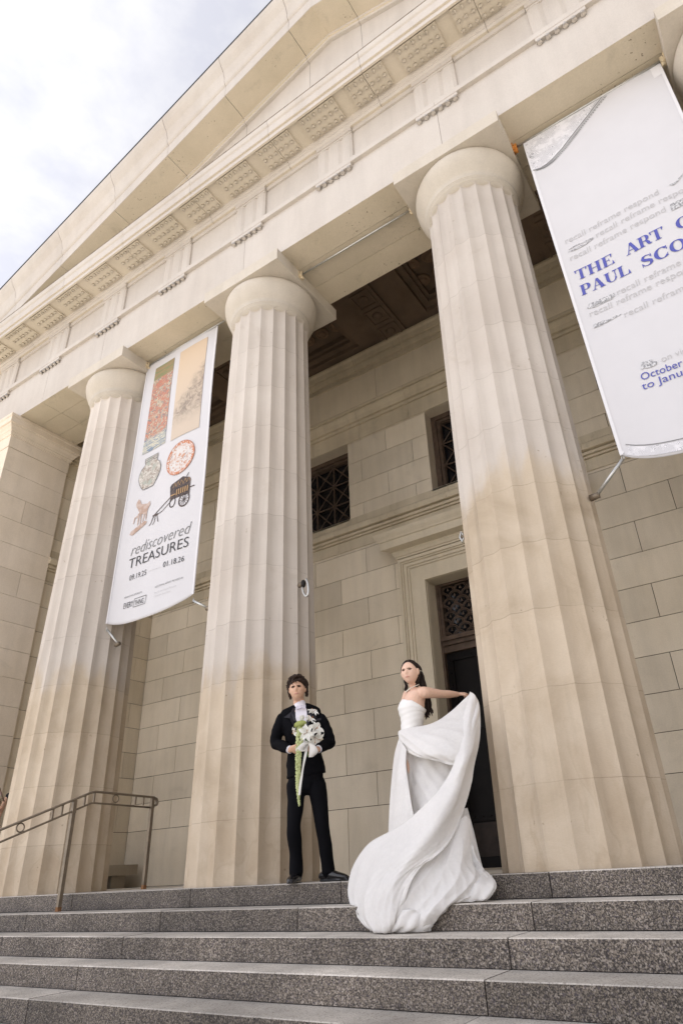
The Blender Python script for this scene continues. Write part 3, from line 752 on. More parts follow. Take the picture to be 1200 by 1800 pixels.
# ------------------------------------------------------------------ banners
BY = -.20
def wave(x, z, x0): return BY + .014*math.sin((x-x0)*3.6+.5) + .008*math.sin(z*1.7+x) + .003*math.sin((x-x0)*5.5+(z-3.4)*1.9) + .006*math.exp(-(z-3.4)*1.1)*math.sin((x-x0)*7+z*2)
class Print:
    """flat lettering and pictures printed on a hanging banner: everything follows the cloth 2 mm proud of it"""
    def __init__(s, x0, lift=.003): s.mb = MB(); s.x0 = x0; s.lift = lift+.003
    def poly(s, pts):
        s.mb.add([(x, wave(x, z, s.x0)-s.lift, z) for x, z in pts], [tuple(range(len(pts)))])
    def strip(s, pts, w):
        m = len(pts); ws = w if isinstance(w, (list, tuple)) else [w]*m; vs = []
        for i, (x, z) in enumerate(pts):
            a = pts[max(i-1, 0)]; b = pts[min(i+1, m-1)]; dx, dz = b[0]-a[0], b[1]-a[1]; l = math.hypot(dx, dz) or 1
            nx, nz = -dz/l*ws[i]/2, dx/l*ws[i]/2; vs += [(x+nx, z+nz), (x-nx, z-nz)]
        s.mb.add([(x, wave(x, z, s.x0)-s.lift, z) for x, z in vs], [(2*i, 2*i+1, 2*i+3, 2*i+2) for i in range(m-1)])
    def ell(s, cx, cz, rx, rz, w=None, n=28, rot=0):
        pts = [(cx+rx*math.cos(t)*math.cos(rot)-rz*math.sin(t)*math.sin(rot), cz+rx*math.cos(t)*math.sin(rot)+rz*math.sin(t)*math.cos(rot)) for t in [2*math.pi*i/n for i in range(n)]]
        if w: s.strip(pts+[pts[0]], w)
        else: s.poly(pts)
    def text(s, txt, xa, xb, za, zb, h, shear=0., bold=0., spread=1.):
        """txt from (xa, za) to (xb, zb) on its baseline, capital height h"""
        cu = bpy.data.curves.new('t', 'FONT'); cu.body = txt; cu.offset = bold; cu.shear = shear; cu.resolution_u = 3; cu.space_character = spread
        ob = bpy.data.objects.new('t', cu); COL.objects.link(ob)
        me = bpy.data.meshes.new_from_object(ob.evaluated_get(bpy.context.evaluated_depsgraph_get()))
        vs = [v.co.copy() for v in me.vertices]
        mnx = min(v.x for v in vs); mxx = max(v.x for v in vs)
        sx = (xb-xa)/(mxx-mnx); sz = h/.70; out = []
        for v in vs:
            x = xa+(v.x-mnx)*sx; z = za+(zb-za)*(x-xa)/(xb-xa)+v.y*sz; out.append((x, wave(x, z, s.x0)-s.lift, z))
        s.mb.add(out, [tuple(p.vertices) for p in me.polygons])
        bpy.data.objects.remove(ob); bpy.data.curves.remove(cu)
    def build(s, name, mat, parent): return s.mb.build(name, mat, parent)

def banner(x0, x1, xb0, xb1, zt, zb, sag, label):
    root = empty('banner', ((x0+x1)/2, BY, zt), label, 'banner', 'exhibition banners hung between the columns')
    b = MB(); nu, nv = 40, 110
    def P_(u, v):
        x = (x0+(x1-x0)*u)*(1-v)+(xb0+(xb1-xb0)*u)*v
        zz = zb-sag*(1-(2*u-1)**2)**.8+ (.02*(abs(2*u-1)**6))
        z = zt+(zz-zt)*v
        return (x, wave(x, z, x0), z)
    vs = [P_(i/nu, j/nv) for j in range(nv+1) for i in range(nu+1)]; o = len(vs)
    vs += [(p[0], p[1]+.004, p[2]) for p in vs]
    fs = []; w = nu+1
    for j in range(nv):
        for i in range(nu):
            a = j*w+i; fs += [(a, a+1, a+w+1, a+w), (o+a+w, o+a+w+1, o+a+1, o+a)]
    b.add(vs, fs, 1., True)
    rim = [j*w for j in range(nv+1)]
    for seq in ([j*w for j in range(nv+1)], [j*w+nu for j in range(nv+1)], list(range(w)), [nv*w+i for i in range(w)]):
        b.add([], []); 
        for q in range(len(seq)-1): b.f.append([seq[q], seq[q+1], o+seq[q+1], o+seq[q]]); b.tone.append(1.); b.sm.append(False); b.mi.append(0)
    b.build('banner_cloth', 'banner', root)
    # sewn hems: pole pocket and side seams
    h = Print(x0, .0025)
    L_ = [P_(.012, j/nv) for j in range(nv+1)]; R_ = [P_(.988, j/nv) for j in range(nv+1)]
    for seq in (L_, R_): h.strip([(p[0], p[2]) for p in seq], .03)
    for u in (.02, .98): h.ell(*(lambda q: (q[0], q[2]+.04))(P_(u, 1)), .014, .014)
    h.build('hem', 'hem', root)
    return root, P_

b1, P1 = banner(-2.79, -1.03, -2.895, -1.05, 8.40, 3.475, .105, 'tall white banner with coloured scroll pictures and the word TREASURES')
b2, P2 = banner(4.466, 6.197, 4.605, 6.16, 8.40, 3.42, .21, 'tall white banner with blue lettering cut off by the right picture edge')

# procedural pictures
def picture_mat(name, kind):
    m = NM(name)
    if kind == 'silk':
        a = m.noise(5.5, 5, .65, dist=2.5); b_ = m.noise(9, 4, .6, dist=3.0)
        col = m.mix(m.ramp(a, .47, .50), (.44, .36, .28), (.47, .20, .14)); col = m.mix(m.ramp(b_, .56, .60), col, (.17, .20, .21)); col = m.mix(m.ramp(m.noise(14, 3, .6, dist=2), .60, .64), col, (.55, .50, .36))
        col = m.mix(m.ramp(m.noise(8, 3, .6, dist=3.5), .66, .70), col, (.22, .29, .16))
        sep = m.node('ShaderNodeSeparateXYZ'); m.l.new(m.geo.outputs['Position'], sep.inputs[0]); z = sep.outputs[2]
        wv = m.noise(10, 4, .7, m.scale((.4, 1, 3)), dist=2.4)
        col = m.mix(m.ramp(z, 6.62, 6.72, 1, 0), col, m.mix(m.ramp(wv, .42, .55), (.16, .22, .30), (.58, .54, .42)))
        col = m.mix(m.ramp(z, 7.92, 7.93), col, m.mix(m.ramp(m.noise(7, 3, .6, m.scale((.5, 1, 4)), dist=1.5), .45, .55), (.22, .24, .12), (.32, .23, .13)))
    elif kind == 'ink':
        sep = m.node('ShaderNodeSeparateXYZ'); m.l.new(m.geo.outputs['Position'], sep.inputs[0]); x, z = sep.outputs[0], sep.outputs[2]
        base = m.mix(m.ramp(z, 6.4, 8.2), (.55, .46, .37), (.60, .47, .34))
        d = m.math('MULTIPLY_ADD', x, 1.2, m.math('MULTIPLY', z, -.9)); d = m.math('ADD', d, m.math('MULTIPLY', m.noise(2.0, 5, .7), 1.1))
        mass = m.math('MULTIPLY', m.ramp(d, -8.05, -7.65), m.ramp(z, 6.5, 6.95))
        tex = m.ramp(m.noise(9, 7, .75, dist=1.0), .34, .62, 1., .2)
        col = m.mix(m.math('MULTIPLY', m.math('MULTIPLY', mass, tex), .82), base, (.15, .125, .11))
    elif kind == 'jar':
        a = m.noise(14, 6, .7, dist=1.5); col = m.mix(m.ramp(a, .38, .6), (.26, .21, .17), (.58, .55, .50)); col = m.mix(m.ramp(m.noise(6, 3), .5, .65), col, (.36, .38, .33))
    elif kind == 'plate':
        a = m.noise(12, 5, .65, dist=1.8); col = m.mix(m.ramp(a, .50, .60), (.62, .59, .57), (.50, .27, .18)); col = m.mix(m.ramp(m.noise(16, 3, .6, dist=1), .6, .66), col, (.33, .30, .30))
    elif kind == 'platerim':
        a = m.noise(26, 3, .6, dist=1.2); col = m.mix(m.ramp(a, .50, .58), (.52, .20, .10), (.64, .60, .56))
    elif kind == 'horse':
        col = m.mix(m.ramp(m.noise(12, 5, .65), .4, .6), (.50, .40, .35), (.40, .28, .22))
    elif kind == 'lace':
        v = m.node('ShaderNodeTexVoronoi'); v.inputs['Scale'].default_value = 11; v.feature = 'F1'; m.l.new(m.geo.outputs['Position'], v.inputs['Vector'])
        d = m.math('SINE', m.math('MULTIPLY', v.outputs['Distance'], 75)); f = m.ramp(d, .0, .5)
        col = m.mix(m.math('MULTIPLY', f, m.ramp(m.noise(7, 5, .7), .38, .55)), (.70, .69, .71), (.36, .36, .38))
    elif kind == 'cart':
        col = m.mix(m.ramp(m.noise(30, 3, .6), .45, .55), (.05, .04, .04), (.11, .08, .07))
    elif kind == 'engrave':
        col = m.mix(m.ramp(m.noise(60, 4, .7), .42, .58), (.24, .24, .25), (.62, .62, .63))
    return m.fin(col, .65)
for k in ('silk', 'ink', 'jar', 'plate', 'platerim', 'horse', 'lace', 'cart', 'engrave'): MT['pic_'+k] = picture_mat('print_'+k, k)

def gridquad(pr, TL, TR, BR, BL, nu=8, nv=16):
    for j in range(nv):
        for i in range(nu):
            q = []
            for (a, b_) in ((i, j), (i+1, j), (i+1, j+1), (i, j+1)):
                u, v = a/nu, b_/nv
                q.append(((TL[0]*(1-u)+TR[0]*u)*(1-v)+(BL[0]*(1-u)+BR[0]*u)*v, (TL[1]*(1-u)+TR[1]*u)*(1-v)+(BL[1]*(1-u)+BR[1]*u)*v))
            pr.poly(q)
# banner of treasures
p = Print(-2.79, .004); gridquad(p, (-2.53, 8.212), (-2.04, 8.212), (-2.036, 6.39), (-2.61, 6.39)); p.build('silk_picture', 'pic_silk', b1)
p = Print(-2.79, .004); gridquad(p, (-1.89, 8.24), (-1.232, 8.24), (-1.25, 6.35), (-1.888, 6.35)); p.build('landscape_picture', 'pic_ink', b1)
p = Print(-2.79, .004); jar = [(-2.50, 6.255), (-2.18, 6.255), (-2.185, 6.20), (-2.2, 6.14), (-2.12, 6.07), (-2.075, 5.97), (-2.08, 5.88), (-2.13, 5.78), (-2.19, 5.69), (-2.22, 5.65), (-2.46, 5.65), (-2.50, 5.69), (-2.56, 5.78), (-2.60, 5.88), (-2.60, 5.97), (-2.56, 6.07), (-2.48, 6.14), (-2.50, 6.20)]
p.poly(jar); p.build('jar_picture', 'pic_jar', b1)
p = Print(-2.79, .006); p.strip(jar+[jar[0]], .012); p.strip([(-2.5, 6.22), (-2.18, 6.22)], .012); p.strip([(-2.49, 6.18), (-2.19, 6.18)], .012); p.build('jar_outline', 'ink_mid', b1)
p = Print(-2.79, .004); p.ell(-1.61, 5.92, .30, .295); p.build('plate_picture', 'pic_plate', b1)
p = Print(-2.79, .006); p.ell(-1.61, 5.92, .285, .28, .055); p.build('plate_rim', 'pic_platerim', b1)
p = Print(-2.79, .008); p.ell(-1.61, 5.92, .308, .303, .012); p.build('plate_edge', plain('print_rust', (.42, .16, .09), .6), b1)
p = Print(-2.79, .004)
p.poly([(-1.77, 5.43), (-1.74, 5.47), (-1.60, 5.50), (-1.50, 5.53), (-1.36, 5.47), (-1.33, 5.44), (-1.325, 5.17), (-1.735, 5.19)])
p.ell(-1.43, 5.10, .105, .115, .022); p.ell(-1.68, 5.135, .06, .085, .018)
for k in range(6): a = math.pi*k/6; p.strip([(-1.43-.1*math.cos(a), 5.10-.11*math.sin(a)), (-1.43+.1*math.cos(a), 5.10+.11*math.sin(a))], .008)
p.strip([(-1.72, 5.25), (-1.95, 5.13), (-2.08, 5.06), (-2.13, 4.97)], .016); p.strip([(-1.66, 5.20), (-1.9, 5.06), (-2.05, 5.03)], .013)
p.strip([(-2.12, 5.05), (-2.0, 5.05)], .025); p.strip([(-2.09, 5.05), (-2.14, 4.93), (-2.18, 4.90)], .013); p.strip([(-2.05, 5.05), (-2.06, 4.93), (-2.10, 4.89)], .013); p.strip([(-2.02, 5.05), (-1.99, 4.95), (-1.97, 4.90)], .013)
p.strip([(-1.36, 5.28), (-1.24, 5.28)], .018); p.strip([(-1.42, 5.50), (-1.38, 5.56)], .014)
p.build('cart_picture', 'pic_cart', b1)
p = Print(-2.79, .007)
for k in range(6): p.strip([(-1.60+k*.045, 5.23), (-1.60+k*.045, 5.33)], .022)
p.strip([(-1.73, 5.26), (-1.63, 5.26)], .02)
for k in range(5): p.strip([(-1.70+k*.075, 5.39), (-1.66+k*.075, 5.47)], .008); p.strip([(-1.66+k*.075, 5.47), (-1.625+k*.075, 5.39)], .008)
p.build('cart_panel', plain('print_ochre', (.40, .25, .12), .6), b1)
p = Print(-2.79, .004)
p.poly([(-2.53, 5.50), (-2.49, 5.47), (-2.44, 5.38), (-2.30, 5.34), (-2.24, 5.37), (-2.22, 5.30), (-2.26, 5.24), (-2.28, 5.16), (-2.36, 5.17), (-2.45, 5.20), (-2.50, 5.30), (-2.55, 5.36), (-2.57, 5.42)])
for a, b_ in (((-2.47, 5.22), (-2.46, 5.00)), ((-2.42, 5.2), (-2.40, 5.00)), ((-2.33, 5.2), (-2.35, 5.03)), ((-2.29, 5.2), (-2.28, 5.04))): p.strip([a, b_], [.04, .018])
p.strip([(-2.46, 5.18), (-2.55, 5.16), (-2.57, 5.06)], [.04, .03, .018])
p.poly([(-2.60, 4.93), (-2.30, 5.03), (-2.24, 5.0), (-2.27, 4.96), (-2.55, 4.85), (-2.62, 4.88)])
p.build('horse_picture', 'pic_horse', b1)
p = Print(-2.79, .004); p.text('rediscovered', -2.521, -1.215, 4.482, 4.470, .195, shear=.28, bold=-.012); p.build('lettering', 'ink_mid', b1)
p = Print(-2.79, .004); p.text('TREASURES', -2.535, -1.24, 4.272, 4.258, .165, bold=-.004); p.build('lettering', 'ink_black', b1)
p = Print(-2.79, .004); p.text('09.19.25', -2.475, -2.09, 4.062, 4.053, .088, bold=-.004); p.text('01.18.26', -1.72, -1.295, 4.06, 4.040, .088, bold=-.002); p.build('lettering', 'ink_black', b1)
p = Print(-2.79, .004); p.strip([(-2.04, 4.09), (-1.78, 4.085)], .006); p.build('rule_line', 'ink_line', b1)
p = Print(-2.79, .004); p.text('PRESENTING SPONSOR', -2.543, -2.13, 3.795, 3.78, .026); p.text('ADDITIONAL SUPPORT PROVIDED BY', -1.847, -1.278, 3.775, 3.768, .028)
p.build('small_lettering', 'ink_mid', b1)
p = Print(-2.79, .004); p.text('Paul C. and Gladys Richards', -1.843, -1.394, 3.684, 3.679, .026, bold=-.01); p.text('Charitable Foundation', -1.847, -1.494, 3.632, 3.625, .026, bold=-.01); p.build('small_lettering', 'ink_grey', b1)
p = Print(-2.79, .004); p.text('EVERY', -2.535, -2.31, 3.632, 3.622, .088, bold=.0); p.text('THING', -2.27, -2.07, 3.618, 3.610, .075, shear=.0, bold=.0)
fr_ = [(-2.30, 3.60), (-2.03, 3.588), (-2.02, 3.715), (-2.285, 3.725), (-2.30, 3.60)]
for i in range(4): p.strip([fr_[i], fr_[i+1]], .007)
p.build('sponsor_logo', 'ink_black', b1)

# capital letters with thick stems, hairlines and bracket serifs, on a unit height
def glyph(ch):
    """list of (points, widths) strokes; unit cap height, heavy stems .24"""
    K, T = .235, .055; S = []
    def stem(x, a=0., b=1., w=K): S.append(([(x, a), (x, b)], w))
    def serif(x, z, w=.42): S.append(([(x-w/2, z), (x+w/2, z)], T)); S.append(([(x-K*.5-.05, z+(.05 if z < .5 else -.05)), (x+K*.5+.05, z+(.05 if z < .5 else -.05))], .03))
    def arc(cx, cz, rx, rz, a0, a1, thin, thick, n=22):
        pts, ws = [], []
        for i in range(n+1):
            a = a0+(a1-a0)*i/n; pts.append((cx+rx*math.cos(a), cz+rz*math.sin(a))); ws.append(thin+(thick-thin)*abs(math.cos(a))**1.6)
        S.append((pts, ws))
    t, b_ = 1-T/2, T/2
    if ch == 'T': stem(.5); serif(.5, b_, .5); S.append(([(.02, t), (.98, t)], T)); S.append(([(.02, 1.0), (.05, .70)], [.14, .03])); S.append(([(.98, 1.0), (.95, .70)], [.14, .03])); return S, 1.0
    if ch == 'H':
        for x in (.26, .94): stem(x); serif(x, b_, .46); serif(x, t, .46)
        S.append(([(.26, .5), (.94, .5)], T)); return S, 1.2
    if ch == 'E':
        stem(.25); S.append(([(.02, b_), (.9, b_)], T)); S.append(([(.02, t), (.86, t)], T)); S.append(([(.25, .51), (.62, .51)], T))
        S.append(([(.86, 1.0), (.84, .68)], [.15, .03])); S.append(([(.91, 0.0), (.9, .34)], [.17, .03])); S.append(([(.62, .66), (.62, .36)], [.035, .035])); return S, .96
    if ch == 'A':
        S.append(([(.5, 1.02), (.16, 0)], .06)); S.append(([(.52, 1.0), (.90, 0)], [.20, .27])); S.append(([(.28, .33), (.75, .33)], T)); S.append(([(.0, b_), (.36, b_)], T)); S.append(([(.64, b_), (1.12, b_)], T)); return S, 1.12
    if ch in 'RP':
        stem(.25); serif(.25, b_, .46); S.append(([(.02, t), (.55, t)], T)); lo = .48 if ch == 'R' else .44
        S.append(([(.25, lo), (.55, lo)], T)); arc(.55, (t+lo)/2, .24, (t-lo)/2, math.pi/2, -math.pi/2, T, K)
        if ch == 'R': S.append(([(.55, .47), (.70, .40), (.78, .25), (.84, .09), (.95, .04), (1.05, .10)], [.06, .17, .23, .20, .09, .04])); return S, 1.08
        return S, .96
    if ch == 'O': arc(.55, .5, .42, .485, 0, 2*math.pi, T, .27, 40); return S, 1.1
    if ch == 'U': stem(.25, .34); serif(.25, t, .46); stem(.92, .34, 1., .06); serif(.92, t, .38); arc(.575, .35, .33, .33, math.pi, 2*math.pi, T, .12); S.append(([(.25, .45), (.28, .25), (.38, .08)], [K, .22, .08])); return S, 1.12
    if ch == 'L': stem(.25); serif(.25, t, .46); S.append(([(.02, b_), (.88, b_)], T)); S.append(([(.89, 0), (.88, .40)], [.18, .03])); return S, .94
    if ch == 'C': arc(.56, .5, .43, .485, R(42), R(318), T, .27, 34); S.append(([(.93, 1.0), (.93, .66)], [.04, .07])); S.append(([(.86, .2), (.93, .33)], [.05, .04])); return S, 1.02
    if ch == 'S':
        S.append(([(.80, .74), (.70, .92), (.48, .97), (.27, .90), (.20, .73), (.32, .59), (.55, .49), (.74, .37), (.76, .20), (.62, .06), (.42, .03), (.22, .10), (.12, .28)], [.05, .06, .07, .17, .24, .25, .24, .25, .22, .13, .06, .06, .05]))
        S.append(([(.82, 1.0), (.82, .68)], [.04, .06])); S.append(([(.10, .0), (.10, .34)], [.04, .06])); return S, .92
    if ch == 'F':
        stem(.25); serif(.25, b_, .46); S.append(([(.02, t), (.86, t)], T)); S.append(([(.25, .5), (.6, .5)], T)); S.append(([(.86, 1.0), (.84, .68)], [.15, .03])); S.append(([(.6, .66), (.6, .36)], .035)); return S, .9
    return S, .45
def big(pr, txt, x, z, h, sx, gap=.1):
    for ch in txt:
        if ch == ' ': x += .50*h*sx; continue
        S, w = glyph(ch)
        for pts, ws in S: 
            pr.strip([(x+q[0]*h*sx, z+q[1]*h) for q in pts], [k*h*(sx*.5+.5) for k in ws] if isinstance(ws, (list, tuple)) else ws*h*(sx*.5+.5))
        x += (w+gap)*h*sx
    return x
BX = 4.466
p = Print(BX, .004)
big(p, 'THE', 4.655, 5.735, .150, .835, .06); big(p, 'ART', 5.200, 5.742, .150, .835, -.02); big(p, 'OF', 5.725, 5.742, .150, .85)
big(p, 'PAUL', 4.660, 5.498, .150, .835, .02); big(p, 'SCOTT', 5.300, 5.478, .150, .92, .10)
p.build('title_lettering', 'ink_blue', b2)
def thin(pr, t, xa, xb, z, h=.084): pr.text(t, xa, xb, z, z, h, bold=-.006)
p = Print(BX, .004)
def serifs(pr, t, xa, xb, z): thin(pr, t, xa, xb, z)
thin(p, 'recall reframe respond', 4.645, 5.686, 6.343); thin(p, 'recall reframe respond', 4.975, 6.02, 6.206); thin(p, 'recall reframe respond', 4.646, 5.687, 6.062)
thin(p, 'recall reframe respond', 5.001, 6.05, 5.292); thin(p, 'recall reframe respond', 4.686, 5.735, 5.168); thin(p, 'recall reframe respond', 5.005, 6.055, 4.968)
p.text('on view', 5.197, 5.50, 4.252, 4.252, .075, bold=-.006); p.build('pale_lettering', 'ink_grey', b2)
p = Print(BX, .004); p.text('October 10', 4.979, 5.49, 4.135, 4.115, .086, bold=.0); p.text('to January', 4.962, 5.50, 4.025, 4.012, .086, bold=.0); p.build('date_lettering', 'ink_blue', b2)
# engraved vignettes between the words
p = Print(BX, .004); p.poly([(4.635, 6.205), (4.72, 6.185), (4.85, 6.19), (4.96, 6.225), (4.84, 6.215), (4.72, 6.21)]); p.strip([(4.66, 6.235), (4.74, 6.25), (4.84, 6.24), (4.94, 6.235)], .012); p.build('boat_picture', 'pic_engrave', b2)
p = Print(BX, .004); p.poly([(4.70, 5.29), (4.975, 5.295), (4.975, 5.345), (4.70, 5.345)]); p.strip([(4.68, 5.30), (4.76, 5.275), (4.95, 5.285)], .012); p.build('comb_picture', 'pic_engrave', b2)
p = Print(BX, .004); p.poly([(4.69, 5.00), (4.79, 5.0), (4.80, 5.05), (4.69, 5.05)]); p.strip([(4.80, 5.025), (4.86, 5.02), (4.92, 5.03), (4.98, 5.03)], [.045, .018, .022, .006]); p.build('brush_picture', 'pic_engrave', b2)
p = Print(BX, .004); p.poly([(5.0, 4.265), (5.025, 4.345), (5.045, 4.34), (5.025, 4.26)]); p.poly([(5.03, 4.27), (5.05, 4.335), (5.10, 4.335), (5.13, 4.32), (5.105, 4.312), (5.155, 4.285), (5.15, 4.255), (5.105, 4.243), (5.06, 4.25)]); p.build('hand_picture', 'pic_engrave', b2)
p = Print(BX, .004); p.strip([(5.80, 6.404), (5.84, 6.385), (5.88, 6.40), (5.95, 6.46), (6.05, 6.52)], [.006, .03, .02, .014, .01]); p.poly([(5.735, 6.03), (5.74, 6.13), (6.05, 6.145), (6.05, 6.05)]); p.build('frame_picture', 'pic_engrave', b2)
p = Print(BX, .003)
p.poly([(4.48, 8.375), (4.505, 7.80), (4.60, 7.775), (4.68, 7.785), (4.755, 7.81), (4.90, 7.90), (5.02, 8.00), (5.12, 8.08), (5.3, 8.22), (5.44, 8.375)]); p.build('lace_border', 'pic_lace', b2)
p = Print(BX, .005); ed = [(4.505, 7.80), (4.60, 7.77), (4.68, 7.78), (4.755, 7.808), (4.90, 7.895), (5.02, 7.995), (5.12, 8.075), (5.3, 8.215), (5.5, 8.375)]
p.strip(ed, .010); p.strip([(x+.03, z-.018) for x, z in ed], .007)
for i in range(60):
    q = spline(ed, 60)[i]; p.ell(q[0]+.045, q[1]-.03, .008, .008, n=8)
for (cx_, cz_, r_) in ((4.60, 8.18, .05), (4.69, 8.24, .05), (4.56, 8.07, .05), (4.79, 8.29, .045), (4.89, 8.33, .04)): p.ell(cx_, cz_, r_, r_, .008); p.ell(cx_, cz_, r_*.5, r_*.5, .006)
for (cx_, cz_, r_) in ((4.80, 8.05, .04), (4.86, 8.10, .035), (4.84, 8.0, .03), (4.93, 8.13, .035)): p.ell(cx_, cz_, r_, r_, .007, n=10)
for k in range(9): p.strip([(4.56+k*.022, 7.82+k*.012), (4.60+k*.022, 7.90+k*.012)], .006); p.strip([(4.98+k*.02, 8.03+k*.015), (4.95+k*.02, 8.12+k*.018)], .006)
p.build('lace_linework', 'ink_mid', b2)
p = Print(BX, .0032); q = [(P2(u/20, .985)[0], P2(u/20, .985)[2]) for u in range(1, 20)]; p.strip(q, .10); p.build('lower_border', 'pic_lace', b2)
p = Print(BX, .005); p.strip([(x, z+.065) for x, z in q], .008); p.build('lower_border_line', 'ink_mid', b2)
p = Print(BX, .0028); p.poly([(4.50, 8.39), (6.17, 8.39), (6.17, 8.19), (4.50, 8.17)]); p.build('pole_pocket', 'hem', b2)

# banner rods with their wall brackets, spring arms below
def rod(xa, xb, label, colr):
    t = empty('banner_rod', ((xa+xb)/2, BY, 8.40), label, 'rod', 'rods under the architrave')
    b = MB(); b.tube([(xa+.02, BY, 8.405), (xb-.02, BY, 8.405)], .016, 10); b.build('pole', 'steel', t)
    for x, s_, c in ((xa, 1, colr[0]), (xb, -1, colr[1])):
        k = MB(); k.box(min(x, x+.012*s_), max(x, x+.012*s_), BY-.055, BY+.045, 8.33, 8.462); k.box(min(x+.012*s_, x+.055*s_), max(x+.012*s_, x+.055*s_), BY-.035, BY-.02, 8.34, 8.44); k.box(min(x+.012*s_, x+.055*s_), max(x+.012*s_, x+.055*s_), BY-.02, BY+.03, 8.325, 8.345)
        k.lathe([(.02, -.03), (.026, -.015), (.02, .0)], (x+.03*s_, BY, 8.345), 10)
        br = k.build('bracket', c, t)
        h_ = MB(); h_.ball((x+.014*s_, BY-.03, 8.425), (.004, .014, .014), 10, 6); h_.build('bolt', 'dark', br)
    return t
w_ = .7613
rod(CX[0]+w_, CX[1]-w_, 'rod holding the banner with the coloured scrolls', ('bracket', 'bracket'))
rod(CX[1]+w_, CX[2]-w_, 'bare steel rod with no banner, over the groom', ('bracket', 'bracket'))
rod(CX[2]+w_, CX[3]-w_, 'rod holding the banner with blue lettering, orange rust on one bracket', ('orange', 'bracket'))
def arm(bu, bv, cu, cv, yb, label, ax):
    """spring arm from the column to a lower banner corner"""
    a = at(bu, bv, BY); c = at(cu, cv, yb)
    t = empty('banner_spring_bracket', c, label, 'bracket', 'spring arms at the lower banner corners')
    b = MB(); d = (a-c).normalized(); b.tube([c, c+(a-c)*.97], .017, 10); b.build('rod', 'steel', t)
    b = MB(); toc = (Vector((ax, 0, c.z))-c); toc.z = 0; toc.normalize()
    b.tube([c-toc*.03, c+toc*.06], [.03, .035], 10); b.ball(c, .03); b.build('socket', 'rail', t)
    b = MB()
    tip = a
    b.tube([tip+Vector((0, 0, -.03)), tip+Vector((.012, 0, .0)), tip+Vector((0, 0, .045)), tip+Vector((-.012, 0, .01))], .005, 6, closed=True); b.build('snap_hook', 'steel', t)
arm(188, 1106, 208, 1132, -.12, 'spring arm below the lower left corner of the scroll banner', CX[0])
arm(340, 1056, 366, 1069, -.10, 'spring arm below the lower right corner of the scroll banner', CX[1])
arm(1094, 806, 1047, 872, -.12, 'long steel arm under the corner of the blue lettered banner', CX[2])
# spare rope ring on the column above the groom
c0 = at(533, 1026, -.22)
t = empty('wall_ring', c0, 'dark socket with a folded steel arm on the column above the groom', 'ring')
b = MB(); b.ball(c0, (.032, .032, .05)); b.build('socket', 'dark', t)
b = MB(); q = [at(531, 1033, -.26), at(534, 1044, -.30), at(539, 1048, -.32), at(542, 1040, -.32), at(541, 1026, -.30), at(538, 1018, -.27)]
b.tube([Vector(v) for v in spline([tuple(v) for v in q], 22)], .014, 8); b.build('hoop', 'steel', t)
b = MB(); b.tube([c0+Vector((-.08, .02, 0)), c0], [.03, .03], 8); b.build('mount', 'rail', t)
# the same kind of fitting on the hidden side of the doorway column
c0 = at(811, 944, -.1); t = empty('wall_ring', c0, 'small pale ring at the left edge of the doorway column beside the hood', 'ring')
b = MB(); b.tube([c0+Vector((.0, 0, .06)), c0+Vector((-.02, 0, .0)), c0+Vector((0, 0, -.06)), c0+Vector((.03, 0, 0))], .012, 8, closed=True); b.build('hoop', 'steel', t)
b = MB(); b.tube([c0, c0+Vector((.09, .0, 0))], [.02, .025], 8); b.build('mount', 'rail', t)

# ------------------------------------------------------------------ handrail
HX = -2.03
hr = empty('handrail', (HX, -.62, 0), 'bronze painted metal handrail with round rings coming up the left side of the steps', 'handrail')
SLP = (1.075-.63)/(1.70-.62)
def rz(y, off=0): return (1.063 if y > -.62 else 1.063-SLP*(-.62-y))-off
tr_ = MB()
pts = [(HX, -4.4, rz(-4.4)), (HX, -.66, rz(-.66)), (HX, -.60, 1.063), (HX, .28, 1.045), (HX, .33, 1.03), (HX, .355, .99), (HX, .34, .955), (HX, .305, .945)]
tr_.tube(pts, [(.014, .026)]*len(pts), 10, ref=(0, 0, 1)); tr_.build('top_rail', 'rail', hr)
b = MB(); b.tube([(HX, -4.4, rz(-4.4, .125)), (HX, -.63, rz(-.63, .125)), (HX, -.60, .938), (HX, .275, .92)], (.011), 8); b.build('lower_rail', 'rail', hr)
for y, z0 in ((.272, -.0), (-.853, -.165), (-2.35, -.165-4*RS), (-3.9, -.165-8*RS)):
    b = MB(); zt_ = rz(y)-.01; b.box(HX-.021, HX+.021, y-.021, y+.021, z0+.045, zt_); b.box(HX-.024, HX+.024, y-.024, y+.024, zt_-.14, zt_-.10)
    po = b.build('post', 'rail', hr); b = MB(); b.box(HX-.023, HX+.023, y-.023, y+.023, z0-.005, z0+.045); b.build('rusty_foot', 'rust', po)
for y in (.13, .005, -.60, -.722, -.996, -1.105, -2.0, -2.1, -2.6, -2.7, -3.5, -3.6):
    b = MB(); b.box(HX-.009, HX+.009, y-.009, y+.009, rz(y, .12), rz(y, .01)); b.build('baluster', 'rail', hr)
for y in (-.294, -1.456, -1.75-1.3, ):
    b = MB(); zc = rz(y, .064); rr_ = .043; b.tube([(HX, y+rr_*math.cos(a), zc+rr_*math.sin(a)) for a in [2*math.pi*k/20 for k in range(20)]], .007, 6, closed=True); b.build('ring', 'rail', hr)
# stone bench against the end wall
bn = empty('stone_bench', (-5.85, 2.65, 0), 'stone bench against the end wall, behind the left column', 'bench')
b = MB(); b.box(SWX+.01, -5.62, 1.0, 3.1, .20, .37); b.build('seat_slab', 'bench', bn)
for y in (1.15, 2.65): b = MB(); b.box(SWX+.02, -5.74, y, y+.3, 0, .199); b.build('leg', 'bench', bn)

